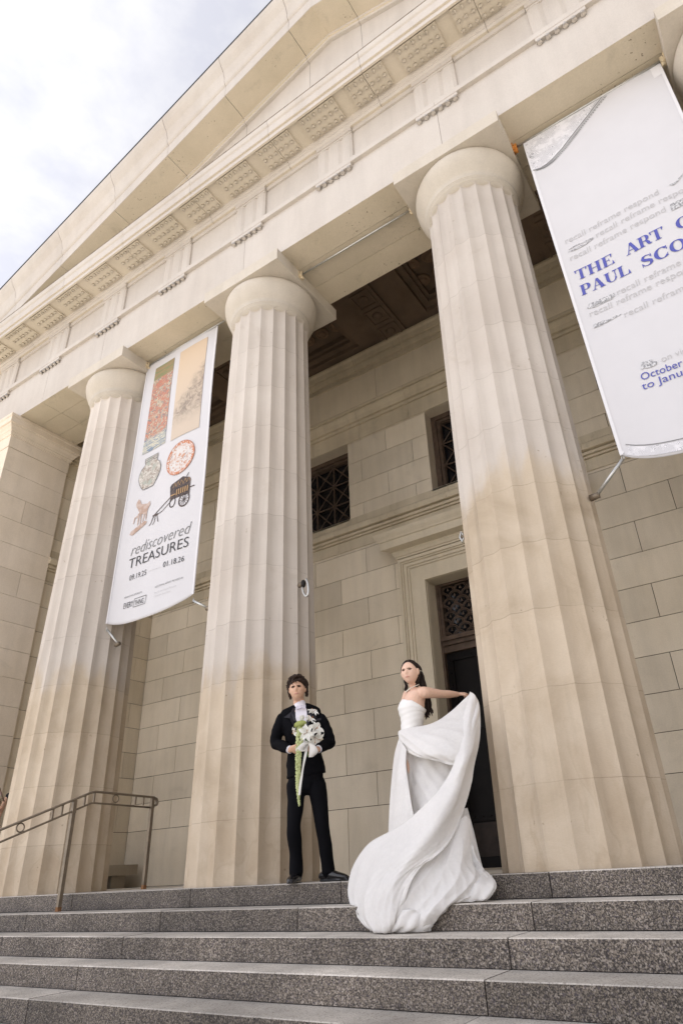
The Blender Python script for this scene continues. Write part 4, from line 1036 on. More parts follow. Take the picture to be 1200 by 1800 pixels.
# ------------------------------------------------------------------ figures
class Fig:
    """local frame of a figure: a to the right, b towards the viewer of the figure, z up"""
    def __init__(s, base, face): 
        s.o = Vector(base); s.F = Vector((face[0], face[1], 0)).normalized(); s.A = s.F.cross(Vector((0, 0, 1))) * -1
        s.A = Vector((-s.F.y, s.F.x, 0))
    def l(s, a, b, z): return s.o + s.A*a + s.F*b + Vector((0, 0, z))
    def pt(s, u, v, b=0.):
        d = ray(u, v); t = ((s.o + s.F*b - CAM).dot(s.F))/d.dot(s.F); return CAM + d*t
def remesh(o, vox, smooth=4):
    m = o.modifiers.new('r', 'REMESH'); m.mode = 'VOXEL'; m.voxel_size = vox; m.use_smooth_shade = True
    if smooth: s_ = o.modifiers.new('s', 'SMOOTH'); s_.factor = .5; s_.iterations = smooth
    me = bpy.data.meshes.new_from_object(o.evaluated_get(bpy.context.evaluated_depsgraph_get()))
    mats = list(o.data.materials); o.modifiers.clear(); o.data = me
    if not me.materials:
        for mt in mats: me.materials.append(mt)
    a = me.attributes.get('tone') or me.attributes.new('tone', 'FLOAT', 'FACE')
    if a.domain == 'FACE' and a.data_type == 'FLOAT': a.data.foreach_set('value', [1.]*len(me.polygons))
    return o
def limb(mb, pts, rad, n=14, k=5, ref=None):
    """smooth tapered limb through pts; rad per point, number or (along ref, across)"""
    m = len(pts); rr = [r if isinstance(r, (tuple, list)) else (r, r) for r in rad]
    data = [tuple(p)+tuple(r) for p, r in zip(pts, rr)]; q = spline(data, (m-1)*k+1)
    P_ = [Vector(d[:3]) for d in q]; r_ = [(max(d[3], .002), max(d[4], .002)) for d in q]
    # rounded ends
    for end in (0, -1):
        pass
    mb.tube(P_, r_, n, ref=ref)
    mb.ball(P_[0], min(r_[0])*.98, 10, 6); mb.ball(P_[-1], min(r_[-1])*.98, 10, 6)
def head(mb, c, F, U, w=.074, d=.098, h=.117, nose=.022, jaw=.30):
    F = F.normalized(); A = U.cross(F).normalized(); U = F.cross(A).normalized(); A = -A
    A = Vector(F.cross(U)) * -1
    n, m = 56, 44; vs = []
    g = lambda x, z, cx, cz, sx, sz: math.exp(-((x-cx)/sx)**2-((z-cz)/sz)**2)
    for i in range(m+1):
        ph = math.pi*i/m
        for k in range(n):
            th = 2*math.pi*k/n; sx, sy, sz = math.sin(ph)*math.cos(th), math.sin(ph)*math.sin(th), math.cos(ph)
            low = max(0, -sz); q0 = max(1e-4, math.sin(ph))
            box = (max(0, 1-abs(sz)**2.7)**(1/2.7))/q0 if sz < 0 else 1
            x = w*sx*min(box, 2.2)*(1-jaw*low**1.6)*(1-.05*max(0, sz)); y = d*sy*(1-.10*low) ; z = h*sz
            if sy > 0:
                y = d*(sy**.85)*(.94+.05*low)*(1+.35*(min(box, 2.0)-1))
                y += nose*g(x, z, 0, -.020, .011, .018)+nose*.45*g(x, z, 0, .006, .008, .02)
                y -= .011*(g(x, z, .030, .008, .017, .011)+g(x, z, -.030, .008, .017, .011))
                y += .006*g(x, z, 0, .026, .05, .008)
                y += .007*g(x, z, 0, -.055, .022, .012)-.003*g(x, z, 0, -.066, .02, .006)+.009*g(x, z, 0, -.088, .02, .018)
                y += .004*(g(x, z, .045, -.02, .02, .02)+g(x, z, -.045, -.02, .02, .02))
            else:
                y *= 1.0; z += 0
            vs.append(c + A*x + F*y + U*z)
    mb.add(vs, [(i*n+k, (i+1)*n+k, (i+1)*n+(k+1) % n, i*n+(k+1) % n) for i in range(m) for k in range(n)], 1., True)
    for s_ in (-1, 1):
        e = c + A*(s_*(w+.002)) - F*.008 + U*.0
        rot = Matrix((A, F, U)).transposed()
        mb.ball(e, (.012, .020, .032), 10, 8, rot=rot)
    return A, F, U
def face(parent, c, A, F, U, w=1., brow=.005, lipw=.022, d=.098):
    e = MB(); br = MB(); lp = MB(); wt = MB()
    for s_ in (-1, 1):
        p_ = c + A*(s_*.030) + U*.008 + F*(d*.81)
        rot = Matrix((A, F, U)).transposed()
        wt.ball(p_, (.0130, .006, .0045), 10, 6, rot=rot); e.ball(p_+F*.003, (.0062, .005, .0040), 10, 6, rot=rot)
        e.tube([p_+A*(s_*x)+U*z+F*y for x, z, y in ((-.013, .001, .004), (0, .0048, .007), (.014, .001, .002))], .0026, 6)
        br.tube([c+A*(s_*x)+U*z+F*y for x, z, y in ((.010, .0165, d*.95), (.030, .0205, d*.90), (.050, .014, d*.76))], [brow*.75, brow*.8, brow*.4], 6)
    lp.tube([c+A*x-U*.056+F*(d*y) for x, y in ((-lipw, .86), (-lipw*.4, .955), (0, .965), (lipw*.4, .955), (lipw, .86))], [.002, .0048, .005, .0048, .002], 8)
    wt.build('eye_white', 'eyewhite', parent); e.build('eye', 'eye', parent); br.build('eyebrow', 'brow', parent); lp.build('mouth', 'lip', parent)
def hand(mb, wrist, palm_dir, fing_dir, up, size=.18, curl=1., side=1, thumb=True):
    """palm and five separate fingers; palm_dir: where the palm looks, fing_dir: from wrist to knuckles, side: thumb side along up"""
    f = fing_dir.normalized(); pn = palm_dir - f*palm_dir.dot(f); pn.normalize(); s_ = f.cross(pn)*side
    pl = size*.52
    pts = [wrist, wrist+f*pl*.5, wrist+f*pl]
    mb.tube(pts, [(.028, .018), (.040, .016), (.042, .013)], 12, ref=tuple(s_)); mb.ball(pts[-1], (.02, .02, .014), 8, 6)
    lens = (.85, 1.0, .95, .75)
    for k in range(4):
        base = wrist+f*pl+s_*(.031-.0205*k); L_ = size*.44*lens[k]; p_ = base; dd = f.copy(); q = [p_]
        for j, seg in enumerate((.45, .32, .23)):
            ang = curl*(.55+.35*j); dd = (dd*math.cos(ang)+pn*math.sin(ang)).normalized(); 
            pn2 = pn
            p_ = p_+dd*L_*seg; q.append(p_)
        mb.tube(q, [.0095, .009, .0082, .0065], 8); mb.ball(q[-1], .0065, 8, 5)
        for j in (1, 2): mb.ball(q[j], .0088, 8, 5)
    if thumb:
        b0 = wrist+f*pl*.30+s_*.030; b1 = b0+(f*.6+s_*.7+pn*.25).normalized()*.036; b2_ = b1+(f*.85+s_*.15+pn*.55).normalized()*.03; b3 = b2_+(f*.8-s_*.1+pn*.6).normalized()*.022
        mb.tube([b0, b1, b2_, b3], [.014, .0115, .0105, .008], 8); mb.ball(b3, .008, 8, 5)

# ---------------- groom
GB = Vector((1.24, -.60, 0)); toC = (CAM-GB); toC.z = 0
G = Fig(GB, toC)
gr = empty('person', GB, 'man in a black tuxedo standing against a column holding white flowers', 'person')
P = G.pt
gh = P(522.5, 1212, .05); gF = (G.F*.97 + G.A*-.12 + Vector((0, 0, -.05))).normalized(); gU = (Vector((0, 0, 1))+G.A*-.06).normalized()
b = MB()
A_, F_, U_ = head(b, gh, gF, gU, w=.076, d=.098, h=.112, nose=.026, jaw=.36)
limb(b, [gh-U_*.06-F_*.015, P(525, 1232, .0), P(528, 1248, -.02)], [.056, .056, .075])
limb(b, [P(529, 1252), P(531, 1285, .02), P(535, 1330), P(538, 1368)], [(.15, .08), (.15, .09), (.13, .08), (.14, .08)], 16, ref=G.A)
sh_l, el_l, wr_l = P(494, 1264, 0), P(485, 1306, .0), P(510, 1318, .20)
sh_r, el_r, wr_r = P(565, 1264, 0), P(580, 1304, .0), P(559, 1317, .20)
for s3 in ((sh_l, el_l, wr_l), (sh_r, el_r, wr_r)): limb(b, list(s3), [.045, .04, .027])
hd_l, hd_r = P(522, 1315, .27), P(548, 1319, .27)
hand(b, wr_l, -G.F*-.2+Vector((0, 0, .3))+G.A*.6, (hd_l-wr_l), G.F, .175, .9, side=-1)
hand(b, wr_r, Vector((0, 0, .3))-G.A*.6, (hd_r-wr_r), G.F, .175, .9, side=1)
hipL, kneeL, ankL = P(521, 1378, 0), P(517, 1455, .04), P(521, 1533, -.02)
hipR, kneeR, ankR = P(557, 1378, 0), P(567, 1455, .04), P(577, 1531, -.02)
for s3 in ((hipL, kneeL, ankL), (hipR, kneeR, ankR)): limb(b, list(s3), [.07, .05, .035])
body = b.build('body', 'skin', gr); remesh(body, .0055, 2)
face(gr, gh, A_, F_, U_, brow=.0072, d=.098)
# hair: wavy locks over a cap
b = MB(); rot = Matrix((A_, F_, U_)).transposed()
b.ball(gh-F_*.020+U_*.050, (.087, .098, .086), 20, 14, rot=rot)
for i in range(230):
    ph = random.uniform(-.15, 1.0); th = random.uniform(0, 2*math.pi)
    sx, sy, sz = math.cos(th)*math.sqrt(max(0, 1-ph*ph)), math.sin(th)*math.sqrt(max(0, 1-ph*ph)), ph
    if sy > .25 and sz < .42: continue
    p0 = gh-F_*.014+U_*.054+A_*(sx*.085)+F_*(sy*.098)+U_*(sz*.088)
    nrm = (A_*sx+F_*sy*.8+U_*sz).normalized(); dn = (-U_*.8-F_*.25+A_*random.uniform(-.5, .5)) if sz < .55 else (-F_*.7+U_*.4+A_*random.uniform(-1.1, 1.1)+F_*random.uniform(-.4, .5))
    dn = (dn-nrm*dn.dot(nrm)).normalized(); q = [p0+nrm*.004]; w1 = random.uniform(.008, .02)
    for j in range(1, 6): q.append(p0+dn*(.013*j)+nrm*(.004+.010*math.sin(j*1.1+i)-.0012*j*j*(sz > .5))+nrm.cross(dn)*(w1*math.sin(j*1.3+i)))
    b.tube(q, [.006, .009, .009, .008, .006, .002], 6)
for s_ in (-1, 1):
    for i in range(14):
        p0 = gh+A_*(s_*.074)-F_*random.uniform(.012, .07)+U_*random.uniform(.0, .06); q = [p0]
        for j in range(1, 7): q.append(p0+A_*(s_*(.012+.010*math.sin(j*1.0+i)))-U_*(.014*j)-F_*(.002*j))
        b.tube(q, [.008, .010, .010, .009, .008, .006, .002], 6)
b.build('hair', 'hair', gr)
# shirt, bow tie
b = MB(); limb(b, [P(527, 1238, .0), P(528, 1246, .01)], [.060, .068], 18)
b.build('shirt_collar', 'shirt', gr)
b = MB(); limb(b, [P(527, 1243, .03), P(531, 1262, .075), P(535, 1292, .085), P(537, 1318, .075)], [(.052, .04), (.062, .035), (.05, .035), (.03, .03)], 16, ref=G.A); b.build('shirt_front', 'shirt', gr)
b = MB(); k0 = P(529, 1243.5, .105)
for s_ in (-1, 1):
    b.add([k0+G.A*(s_*x)+Vector((0, 0, z))+G.F*y for x, z, y in ((.004, .008, .0), (.045, .022, -.008), (.047, -.020, -.008), (.004, -.008, 0), (.004, .008, .012), (.045, .022, .006), (.047, -.02, .006), (.004, -.008, .012))], [(0, 1, 2, 3), (4, 5, 6, 7), (0, 1, 5, 4), (1, 2, 6, 5), (2, 3, 7, 6), (3, 0, 4, 7)])
b.ball(k0+G.F*.006, (.010, .010, .012)); b.build('bow_tie', 'bow', gr)
for wr, el in ((wr_l, el_l), (wr_r, el_r)):
    d_ = (el-wr).normalized(); b = MB(); b.tube([wr+d_*.0, wr+d_*.045], [(.036, .036), (.036, .036)], 16, ref=(0, 0, 1)); b.build('shirt_cuff', 'shirt', gr)
# jacket
b = MB()
limb(b, [P(528, 1241, -.035), P(528.5, 1247, -.02), P(529, 1258, -.0), P(531, 1282, .01), P(534, 1312, .0), P(536, 1340, .0), P(538.5, 1364, .0)],
     [(.085, .055), (.175, .07), (.200, .09), (.188, .115), (.163, .105), (.178, .11), (.190, .115)], 28, ref=G.A)
for s3 in ((sh_l, el_l, wr_l), (sh_r, el_r, wr_r)):
    w3 = s3[2]+(s3[1]-s3[2]).normalized()*.03
    limb(b, [s3[0], s3[0].lerp(s3[1], .5)+G.A*(-.006 if s3[0] is sh_l else .006), s3[1], s3[1].lerp(w3, .5), w3], [.055, .060, .056, .052, .044], 18)
jk = b.build('jacket', 'tux', gr); remesh(jk, .008, 4)
from mathutils import noise as mnoise
def wrinkle(o, amp, sc, stretch=(1, 1, 2.2)):
    src = [(v.co.copy(), v.normal.copy()) for v in o.data.vertices]
    for v, (p_, n_) in zip(o.data.vertices, src):
        v.co = p_ + n_*(amp*mnoise.noise(Vector((p_.x*sc*stretch[0], p_.y*sc*stretch[1], p_.z*sc*stretch[2]))))
wrinkle(jk, .009, 9)
# open the jacket front: satin peaked lapels and the dark opening
b = MB()
def lap(s_):
    T_ = [(.030*s_, .0, 1247, .06), (.062*s_, 0, 1250, .075)]
for s_, P0 in ((-1, ((516, 1243, .05), (511, 1252, .098), (505, 1256, .105), (499, 1261, .103), (509, 1262.5, .118), (516, 1278, .130), (529, 1300, .128), (524, 1280, .128), (519, 1262, .112), (518, 1248, .08))),
               (1, ((540, 1243, .05), (545, 1252, .098), (551, 1256, .105), (557, 1261, .103), (547, 1262.5, .118), (542, 1278, .130), (535, 1300, .128), (538, 1280, .128), (539.5, 1262, .112), (539, 1248, .08)))):
    q = [P(*k) for k in P0]; off = G.F*.006
    n_ = len(q); b.add(q+[k+off for k in q], [tuple(range(n_)), tuple(range(n_, 2*n_))]+[(i, (i+1) % n_, n_+(i+1) % n_, n_+i) for i in range(n_)])
b.build('lapels', 'satin', gr)
b = MB()
q = [P(u, v, bb) for u, v, bb in ((519, 1245, .085), (538.5, 1245, .085), (540, 1262, .117), (538, 1282, .131), (533, 1300, .131), (526, 1283, .131), (519.5, 1262, .117))]
b.add(q, [tuple(range(7))]); b.build('shirt_bib', 'shirt', gr)
b = MB(); b.box(0, 0, 0, 0, 0, 0) if False else None
q = [P(u, v, .121) for u, v in ((551, 1264), (564, 1262), (564, 1266), (551, 1268))]; b.add(q, [(0, 1, 2, 3)]); b.build('breast_pocket', 'satin', gr)
# trousers
b = MB()
limb(b, [P(538, 1350), P(539, 1378)], [(.165, .10), (.165, .105)], 24, ref=G.A)
for hp, kn, an, sx in ((hipL, kneeL, ankL, 1), (hipR, kneeR, ankR, -1)):
    limb(b, [hp, hp.lerp(kn, .5), kn, kn.lerp(an, .55), an+Vector((0, 0, -.01))], [(.092, .095), (.078, .085), (.063, .068), (.060, .064), (.060, .070)], 20, ref=G.A)
tr = b.build('trousers', 'tux', gr); remesh(tr, .008, 3); wrinkle(tr, .010, 8, (1, 1, .8))
# shoes
for an, toe in ((ankL, P(511, 1548, .14)), (ankR, P(600, 1546, .05))):
    d_ = (toe-an); d_.z = 0; d_.normalize(); b = MB(); base = Vector((an.x, an.y, 0))
    limb(b, [base-d_*.07+Vector((0, 0, .045)), base+Vector((0, 0, .055)), base+d_*.09+Vector((0, 0, .042)), base+d_*.165+Vector((0, 0, .030)), base+d_*.20+Vector((0, 0, .022))], [(.038, .034), (.040, .05), (.043, .036), (.040, .026), (.026, .016)], 14, ref=tuple(d_.cross(Vector((0, 0, 1)))))
    b.tube([base-d_*.08+Vector((0, 0, .008)), base+Vector((0, 0, .008)), base+d_*.1+Vector((0, 0, .008)), base+d_*.21+Vector((0, 0, .008))], [(.036, .008), (.042, .008), (.046, .008), (.03, .008)], 14, ref=tuple(d_.cross(Vector((0, 0, 1)))))
    sh_ = b.build('shoe', 'shoe', gr); remesh(sh_, .006, 2)

# ---------------- bouquet
bq = empty('bouquet', P(540, 1290, .3), 'white lily bouquet with trailing green amaranth and ribbons held by the groom', 'bouquet')
FC = G.F
def lily(name, c, d, r, open_=.7, n=6, mat='petal', stam=True):
    d = d.normalized(); a0 = d.orthogonal().normalized(); a1 = d.cross(a0); b = MB(); st = MB()
    for k in range(n):
        an = 2*math.pi*k/n + random.uniform(-.15, .15); o = a0*math.cos(an)+a1*math.sin(an); s_ = d.cross(o); rows_ = []; rk_ = r*.88*random.uniform(.88, 1.12)
        for j in range(9):
            t_ = j/8; rad = rk_*(t_**1.25)*open_*1.05; up_ = rk_*(.75*t_ - .55*open_*t_**3); wd = rk_*.30*math.sin(math.pi*min(1, .12+t_*.9))**.8*(1-.15*(k % 2))
            cpos = c+o*rad+d*up_
            rows_.append([cpos-s_*wd+d*(wd*.35), cpos-s_*wd*.45+d*.0, cpos+d*(-.004), cpos+s_*wd*.45, cpos+s_*wd+d*(wd*.35)])
        vs = [v for r_ in rows_ for v in r_]; b.add(vs, [(i*5+q, i*5+q+1, (i+1)*5+q+1, (i+1)*5+q) for i in range(8) for q in range(4)], 1., True)
        if stam and k % 3 == 0: st.tube([c, c+d*r*.45+o*r*.12, c+d*r*.62+o*r*.22], .0018, 5); st.ball(c+d*r*.63+o*r*.23, (.004, .004, .007), 6, 5)
    fo = b.build(name, mat, bq)
    if stam and st.v: st.build('stamens', 'anther', fo)
up = Vector((0, 0, 1))
Bp = lambda u, v, bb=.30: G.pt(u, v, bb)
lily('lily', Bp(549, 1254, .31), up*.8+G.A*.35+FC*.7, .072, .9)
lily('lily', Bp(543, 1268, .32), up*.8+G.A*.35+FC*.6, .082, .8)
lily('lily_bud', Bp(531, 1268, .31), up*1.0-G.A*.12+FC*.15, .095, .24, 5, stam=False)
lily('lily', Bp(553, 1283, .34), G.A*.65+FC*.9+up*.35, .105, .95)
lily('lily', Bp(540, 1288, .355), FC*1.0-G.A*.25-up*.1, .095, 1.0)
lily('lily', Bp(552, 1295, .335), G.A*.5+FC*.6-up*.8, .105, .9)
lily('lily', Bp(521, 1285, .31), -G.A*.8+FC*.5-up*.3, .065, .7)
# anthurium spathe
b = MB(); c = Bp(525, 1273, .36); vs = []
for i in range(13):
    a = 2*math.pi*i/12; r_ = .060*(1+.25*math.cos(a))
    vs.append(c+G.A*(r_*1.0*math.cos(a))+up*(r_*.42*math.sin(a)+.012*math.cos(a))+FC*(.03*math.sin(a)))
vs.append(c-up*.012); b.add(vs, [(i, (i+1) % 12, 13) for i in range(12)], 1., True)
for i in range(12): vs2 = None
sp = b.build('anthurium', 'green', bq); m_ = sp.modifiers.new('s', 'SOLIDIFY'); m_.thickness = .003
b = MB(); b.tube([c, c-G.A*.01+up*.035+FC*.02], [.005, .004], 8); b.build('spadix', 'petal', sp)
b = MB(); b.tube([Bp(540, 1285, .3), Bp(541, 1310, .27), Bp(538, 1328, .27)], .014, 8)
for k in range(9): b.tube([Bp(536+k, 1290, .30), Bp(537.5+k*.6, 1312, .27+.01*math.sin(k)), Bp(535+k*.7, 1330, .275)], .0045, 6)
b.build('stems', 'stem', bq)
def amar(path, r0, n):
    b = MB(); q = spline(path, n)
    for i, d_ in enumerate(q):
        c = Vector(d_[:3]); t_ = i/(n-1); rr_ = r0*(1-.55*t_**2)
        for k in range(5):
            o = Vector((random.uniform(-1, 1), random.uniform(-1, 1), random.uniform(-1, 1))).normalized()*rr_*.75
            b.ball(c+o, rr_*random.uniform(.42, .62), 6, 4)
    b.build('amaranth_tassel', 'amaranth', bq)
amar([tuple(Bp(*k)) for k in ((526, 1279, .33), (524, 1300, .345), (523, 1340, .33), (523, 1375, .31), (524.5, 1398, .30), (526, 1416, .30))], .021, 80)
amar([tuple(Bp(*k)) for k in ((531, 1282, .34), (530, 1300, .35), (527, 1325, .34), (526, 1350, .33), (525.5, 1385, .31))], .018, 60)
def ribbon(path, w, mat='ribbon', name='ribbon'):
    b = MB(); q = spline(path, 40); vs = []
    for i, d_ in enumerate(q):
        c = Vector(d_[:3]); wd = d_[3]; tw = d_[4]; ax_ = (G.A*math.cos(tw)+FC*math.sin(tw)); vs += [c-ax_*wd, c+ax_*wd]
    b.add(vs, [(2*i, 2*i+1, 2*i+3, 2*i+2) for i in range(39)], 1., True); o = b.build(name, mat, bq); m_ = o.modifiers.new('s', 'SOLIDIFY'); m_.thickness = .0015
def rp(u, v, bb, w, tw): return tuple(Bp(u, v, bb))+(w, tw)
ribbon([rp(540, 1305, .335, .012, .2), rp(537, 1325, .345, .014, .5), rp(532, 1350, .335, .014, .9), rp(528, 1378, .33, .012, .3), rp(526, 1398, .32, .010, .1)], 0)
ribbon([rp(539, 1302, .35, .012, 0), rp(532, 1310, .37, .03, -.2), rp(526, 1318, .36, .036, .1), rp(530, 1321, .35, .03, .3), rp(538, 1314, .345, .012, .2)], 0)
ribbon([rp(542, 1304, .35, .012, 0), rp(549, 1312, .365, .030, .2), rp(551, 1322, .36, .040, -.1), rp(546, 1331, .35, .02, -.3)], 0)

# ---------------- bride
BB = Vector((2.33, -.62, 0)); tb = CAM-BB; tb.z = 0
B = Fig(BB, tb); Q = B.pt
bd_ = empty('person', BB, 'bride in a strapless white gown holding its long train out behind her', 'person')
bh = Q(720, 1182.5, .10)
hF = (B.F*.93 - B.A*.36 + Vector((0, 0, .0))).normalized(); hU = (Vector((0, 0, 1)) - B.A*.05).normalized()
b = MB(); a_, f_, u_ = head(b, bh, hF, hU, w=.076, d=.094, h=.099, nose=.020, jaw=.36)
limb(b, [bh-u_*.055-f_*.03, Q(727, 1207, .02), Q(731, 1216, .0)], [.045, .042, .060], 16)
# torso seen from her left side: chest to the left of the picture
limb(b, [Q(734, 1213, .0), Q(733, 1221, .0), Q(727, 1236, 0), Q(725, 1262, 0), Q(723, 1292, 0), Q(722, 1330, 0)], [(.045, .09), (.078, .14), (.100, .135), (.098, .12), (.090, .105), (.13, .15)], 20, ref=B.A)
hand_p = Vector((2.76, -.38, 0)); 
sh, el = Q(744, 1217, .11), Q(776, 1220, -.06)
wr = Q(803, 1220.5, -.24); hp_ = Q(817, 1219, -.30)
limb(b, [Q(738, 1216, .08), sh, sh.lerp(el, .45), el, el.lerp(wr, .45), wr], [.040, .052, .046, .037, .036, .024], 16)
hand(b, wr, (-B.F*.3+Vector((0, 0, -1))), (hp_-wr), B.F, .165, .85, side=-1)
sh2, el2, wr2 = Q(716, 1220, -.10), Q(708, 1250, -.16), Q(720, 1275, -.20)
limb(b, [sh2, el2, wr2], [.042, .034, .025])
for s_, o in ((-.07, 0), (.07, .06)): limb(b, [Q(724, 1330, s_), Q(722, 1440, s_), Q(728, 1528, s_)], [.075, .05, .035])
body_b = b.build('body', 'skin_b', bd_); remesh(body_b, .0055, 2)
face(bd_, bh, a_, f_, u_, brow=.0034, lipw=.019, d=.094)
# hair: smooth crown with a centre parting, long waves behind
b = MB(); rot = Matrix((a_, f_, u_)).transposed()
b.ball(bh-f_*.027+u_*.033, (.083, .092, .088), 24, 16, rot=rot)
hz = []
b.ball(bh-f_*.052-u_*.012, (.078, .070, .095), 20, 14, rot=rot); b.ball(bh-f_*.075-u_*.065, (.058, .05, .07), 16, 10, rot=rot)
for s_ in (-1, 1):
    for k in range(1, 16):
        t_ = .25+.75*k/15; q = []
        for j in range(10):
            an = j/9*1.55; z = .112*math.cos(an)*(1-.1*t_)+.014; x = s_*(.003+.087*math.sin(an)); y = .052-.09*t_*1.2-.040*j/9
            q.append(bh+a_*x+f_*y*(.5+.5*math.cos(an*.6))+u_*z*.93)
        b.tube(q, [.002]+[.0055]*8+[.003], 6)
def wavy(mb, p0, p1, n, w, r, ph=0):
    q = []; d = (p1-p0)
    for j in range(n+1):
        t_ = j/n; q.append(p0+d*t_+B.A*(w*math.sin(t_*9+ph)*(.3+t_))+B.F*(w*.6*math.cos(t_*8+ph)))
    mb.tube(q, [r*(.75+.5*math.sin(math.pi*min(1, k/n*1.1)))*(1 if k < n else .2) for k in range(n+1)], 6)
for k in range(34):
    u0 = 738+random.uniform(-5, 5); v0 = random.uniform(1180, 1194); u1 = 752+random.uniform(-7, 7); v1 = random.uniform(1248, 1266)
    wavy(b, Q(u0, v0, -.03+random.uniform(-.04, .03)), Q(u1, v1, -.10+random.uniform(-.03, .02)), 14, .014, .010, k*.5)
for k in range(9): wavy(b, Q(710+k*.3, 1192, -.02), Q(712+k*.6, 1214+k*.3, .06), 10, .010*(1 if k % 2 else .6), .0042, 2.6)
b.build('hair', 'hair_b', bd_)
b = MB(); b.tube([Q(u, v, bb) for u, v, bb in ((736, 1203, .06), (729, 1206, .085), (722, 1209, .085), (715, 1214, .07), (712, 1217, .05))], .0042, 6); b.build('necklace', 'pearl', bd_)
b = MB(); b.ball(Q(733.5, 1187.5, .06), .006, 8, 6); b.build('earring', 'pearl', bd_)
# bodice
b = MB(); secs = [(727.0, 1236, .105, .138), (724.5, 1245, .117, .14), (724, 1255, .112, .132), (724.5, 1266, .104, .124), (723.5, 1280, .099, .115), (722.5, 1294, .100, .115), (722, 1308, .112, .13)]
n = 56; rows_ = []
for k, (u, v, ra, rb) in enumerate(spline(secs, 26)):
    c = Q(u, v, 0); row = []
    for j in range(n):
        th = 2*math.pi*j/n; fold = .0028*math.sin(k*1.9+2.2*math.cos(th)+math.sin(th*2)); 
        bust = .012*math.exp(-((k-5)/3.5)**2)*max(0, -math.cos(th))**2
        up_ = (.045*max(0, -math.cos(th-.35))**1.3 - .075*max(0, math.cos(th-.2))) * max(0, 1-k/9)
        row.append(c+B.A*((ra+fold+bust)*math.cos(th))+B.F*((rb+fold+bust)*math.sin(th))+Vector((0, 0, up_)))
    rows_.append(row)
b.add([p for r_ in rows_ for p in r_], [(i*n+j, i*n+(j+1) % n, (i+1)*n+(j+1) % n, (i+1)*n+j) for i in range(len(rows_)-1) for j in range(n)], 1., True)
bo = b.build('bodice', 'bodice', bd_); m_ = bo.modifiers.new('s', 'SOLIDIFY'); m_.thickness = .004
# skirt
b = MB(); secs = [(722, 1294, .101, .115), (720.5, 1325, .135, .15), (722.5, 1370, .165, .17), (727, 1420, .200, .185), (733, 1470, .235, .20), (741, 1515, .285, .205), (747, 1543, .33, .205)]
n = 120; rows_ = []; S_ = spline(secs, 50)
for k, (u, v, ra, rb) in enumerate(S_):
    t_ = k/49; c = Q(u, v, 0); row = []
    for j in range(n):
        th = 2*math.pi*j/n; fold = (.003+.022*t_)*(math.sin(th*9+1.2*math.sin(th*2)+t_*1.5)*.6+math.sin(th*15+2+t_)*.4)
        p_ = c+B.A*((ra+fold)*math.cos(th))+B.F*((rb+fold)*math.sin(th)); p_.z = max(p_.z, .006); row.append(p_)
    rows_.append(row)
b.add([p for r_ in rows_ for p in r_], [(i*n+j, i*n+(j+1) % n, (i+1)*n+(j+1) % n, (i+1)*n+j) for i in range(len(rows_)-1) for j in range(n)], 1., True)
sk = b.build('skirt', 'dress', bd_)
b = MB(); c0, c1 = Q(715.5, 1335, .165), Q(718, 1360, .19); b.tube([c0, c0.lerp(c1, .35), c0.lerp(c1, .7), c1], [.002, .012, .010, .002], 8); b.build('leg_in_slit', 'skin_b', bd_)

def floor_z(x, y):
    """height of the stone under a point"""
    if y >= FR: return 0.
    return -RS*math.ceil((FR-y)/TD - 1e-6)
def sheet(name, rows, nu=60, nv=60, folds=(), sharp=False, thick=.0014, mat='dress', rest=True, parent=None, hem=''):
    """cloth through a net of measured control points (u, v, y); folds: (amp, count, phase, along, start, end)"""
    g = [[tuple(at(*p)) for p in r_] for r_ in rows]
    rr = [spline(r_, nu) for r_ in g]; cols = [spline([rr[i][j] for i in range(len(rr))], nv) for j in range(nu)]
    Pn = [[Vector(cols[j][i]) for j in range(nu)] for i in range(nv)]
    out_ = []
    for i in range(nv):
        row = []
        for j in range(nu):
            du = Pn[i][min(j+1, nu-1)]-Pn[i][max(j-1, 0)]; dv = Pn[min(i+1, nv-1)][j]-Pn[max(i-1, 0)][j]
            nn = du.cross(dv); nn = nn.normalized() if nn.length > 1e-9 else Vector((0, -1, 0))
            if nn.y > 0: nn = -nn
            s_, t_ = j/(nu-1), i/(nv-1); h = 0
            for (amp, cnt, ph, skew, e0, e1) in folds:
                env = min(1, max(0, (t_-e0)/.2+.0))*min(1, max(0, (e1-t_)/.15)); edge = min(1, s_*8, (1-s_)*8)
                w_ = math.sin(2*math.pi*cnt*(s_+skew*t_+.04*math.sin(7*t_+ph))+ph); h += amp*env*(.35+.65*edge)*((1-2.2*abs(w_)**.8) if sharp and cnt > 2 else w_)
            p_ = Pn[i][j]+nn*h
            if rest:
                f0 = floor_z(p_.x, p_.y-.012)+.006
                if p_.z < f0: p_.z = f0
            row.append(p_)
        out_.append(row)
    b = MB(); b.add([p for r_ in out_ for p in r_], [(i*nu+j, i*nu+j+1, (i+1)*nu+j+1, (i+1)*nu+j) for i in range(nv-1) for j in range(nu-1)], 1., True)
    o = b.build(name, mat, parent or bd_); m_ = o.modifiers.new('s', 'SOLIDIFY'); m_.thickness = thick; m_.offset = 0
    if hem:
        h_ = MB()
        for e_ in hem:
            q = {'l': [r_[0] for r_ in out_], 'r': [r_[-1] for r_ in out_], 't': out_[0], 'b': out_[-1]}[e_]
            h_.tube([p_ for i_, p_ in enumerate(q) if i_ % 2 == 0 or i_ == len(q)-1], .0045, 6)
        h_.build('rolled_hem', mat, o)
    return o
HY = -.47
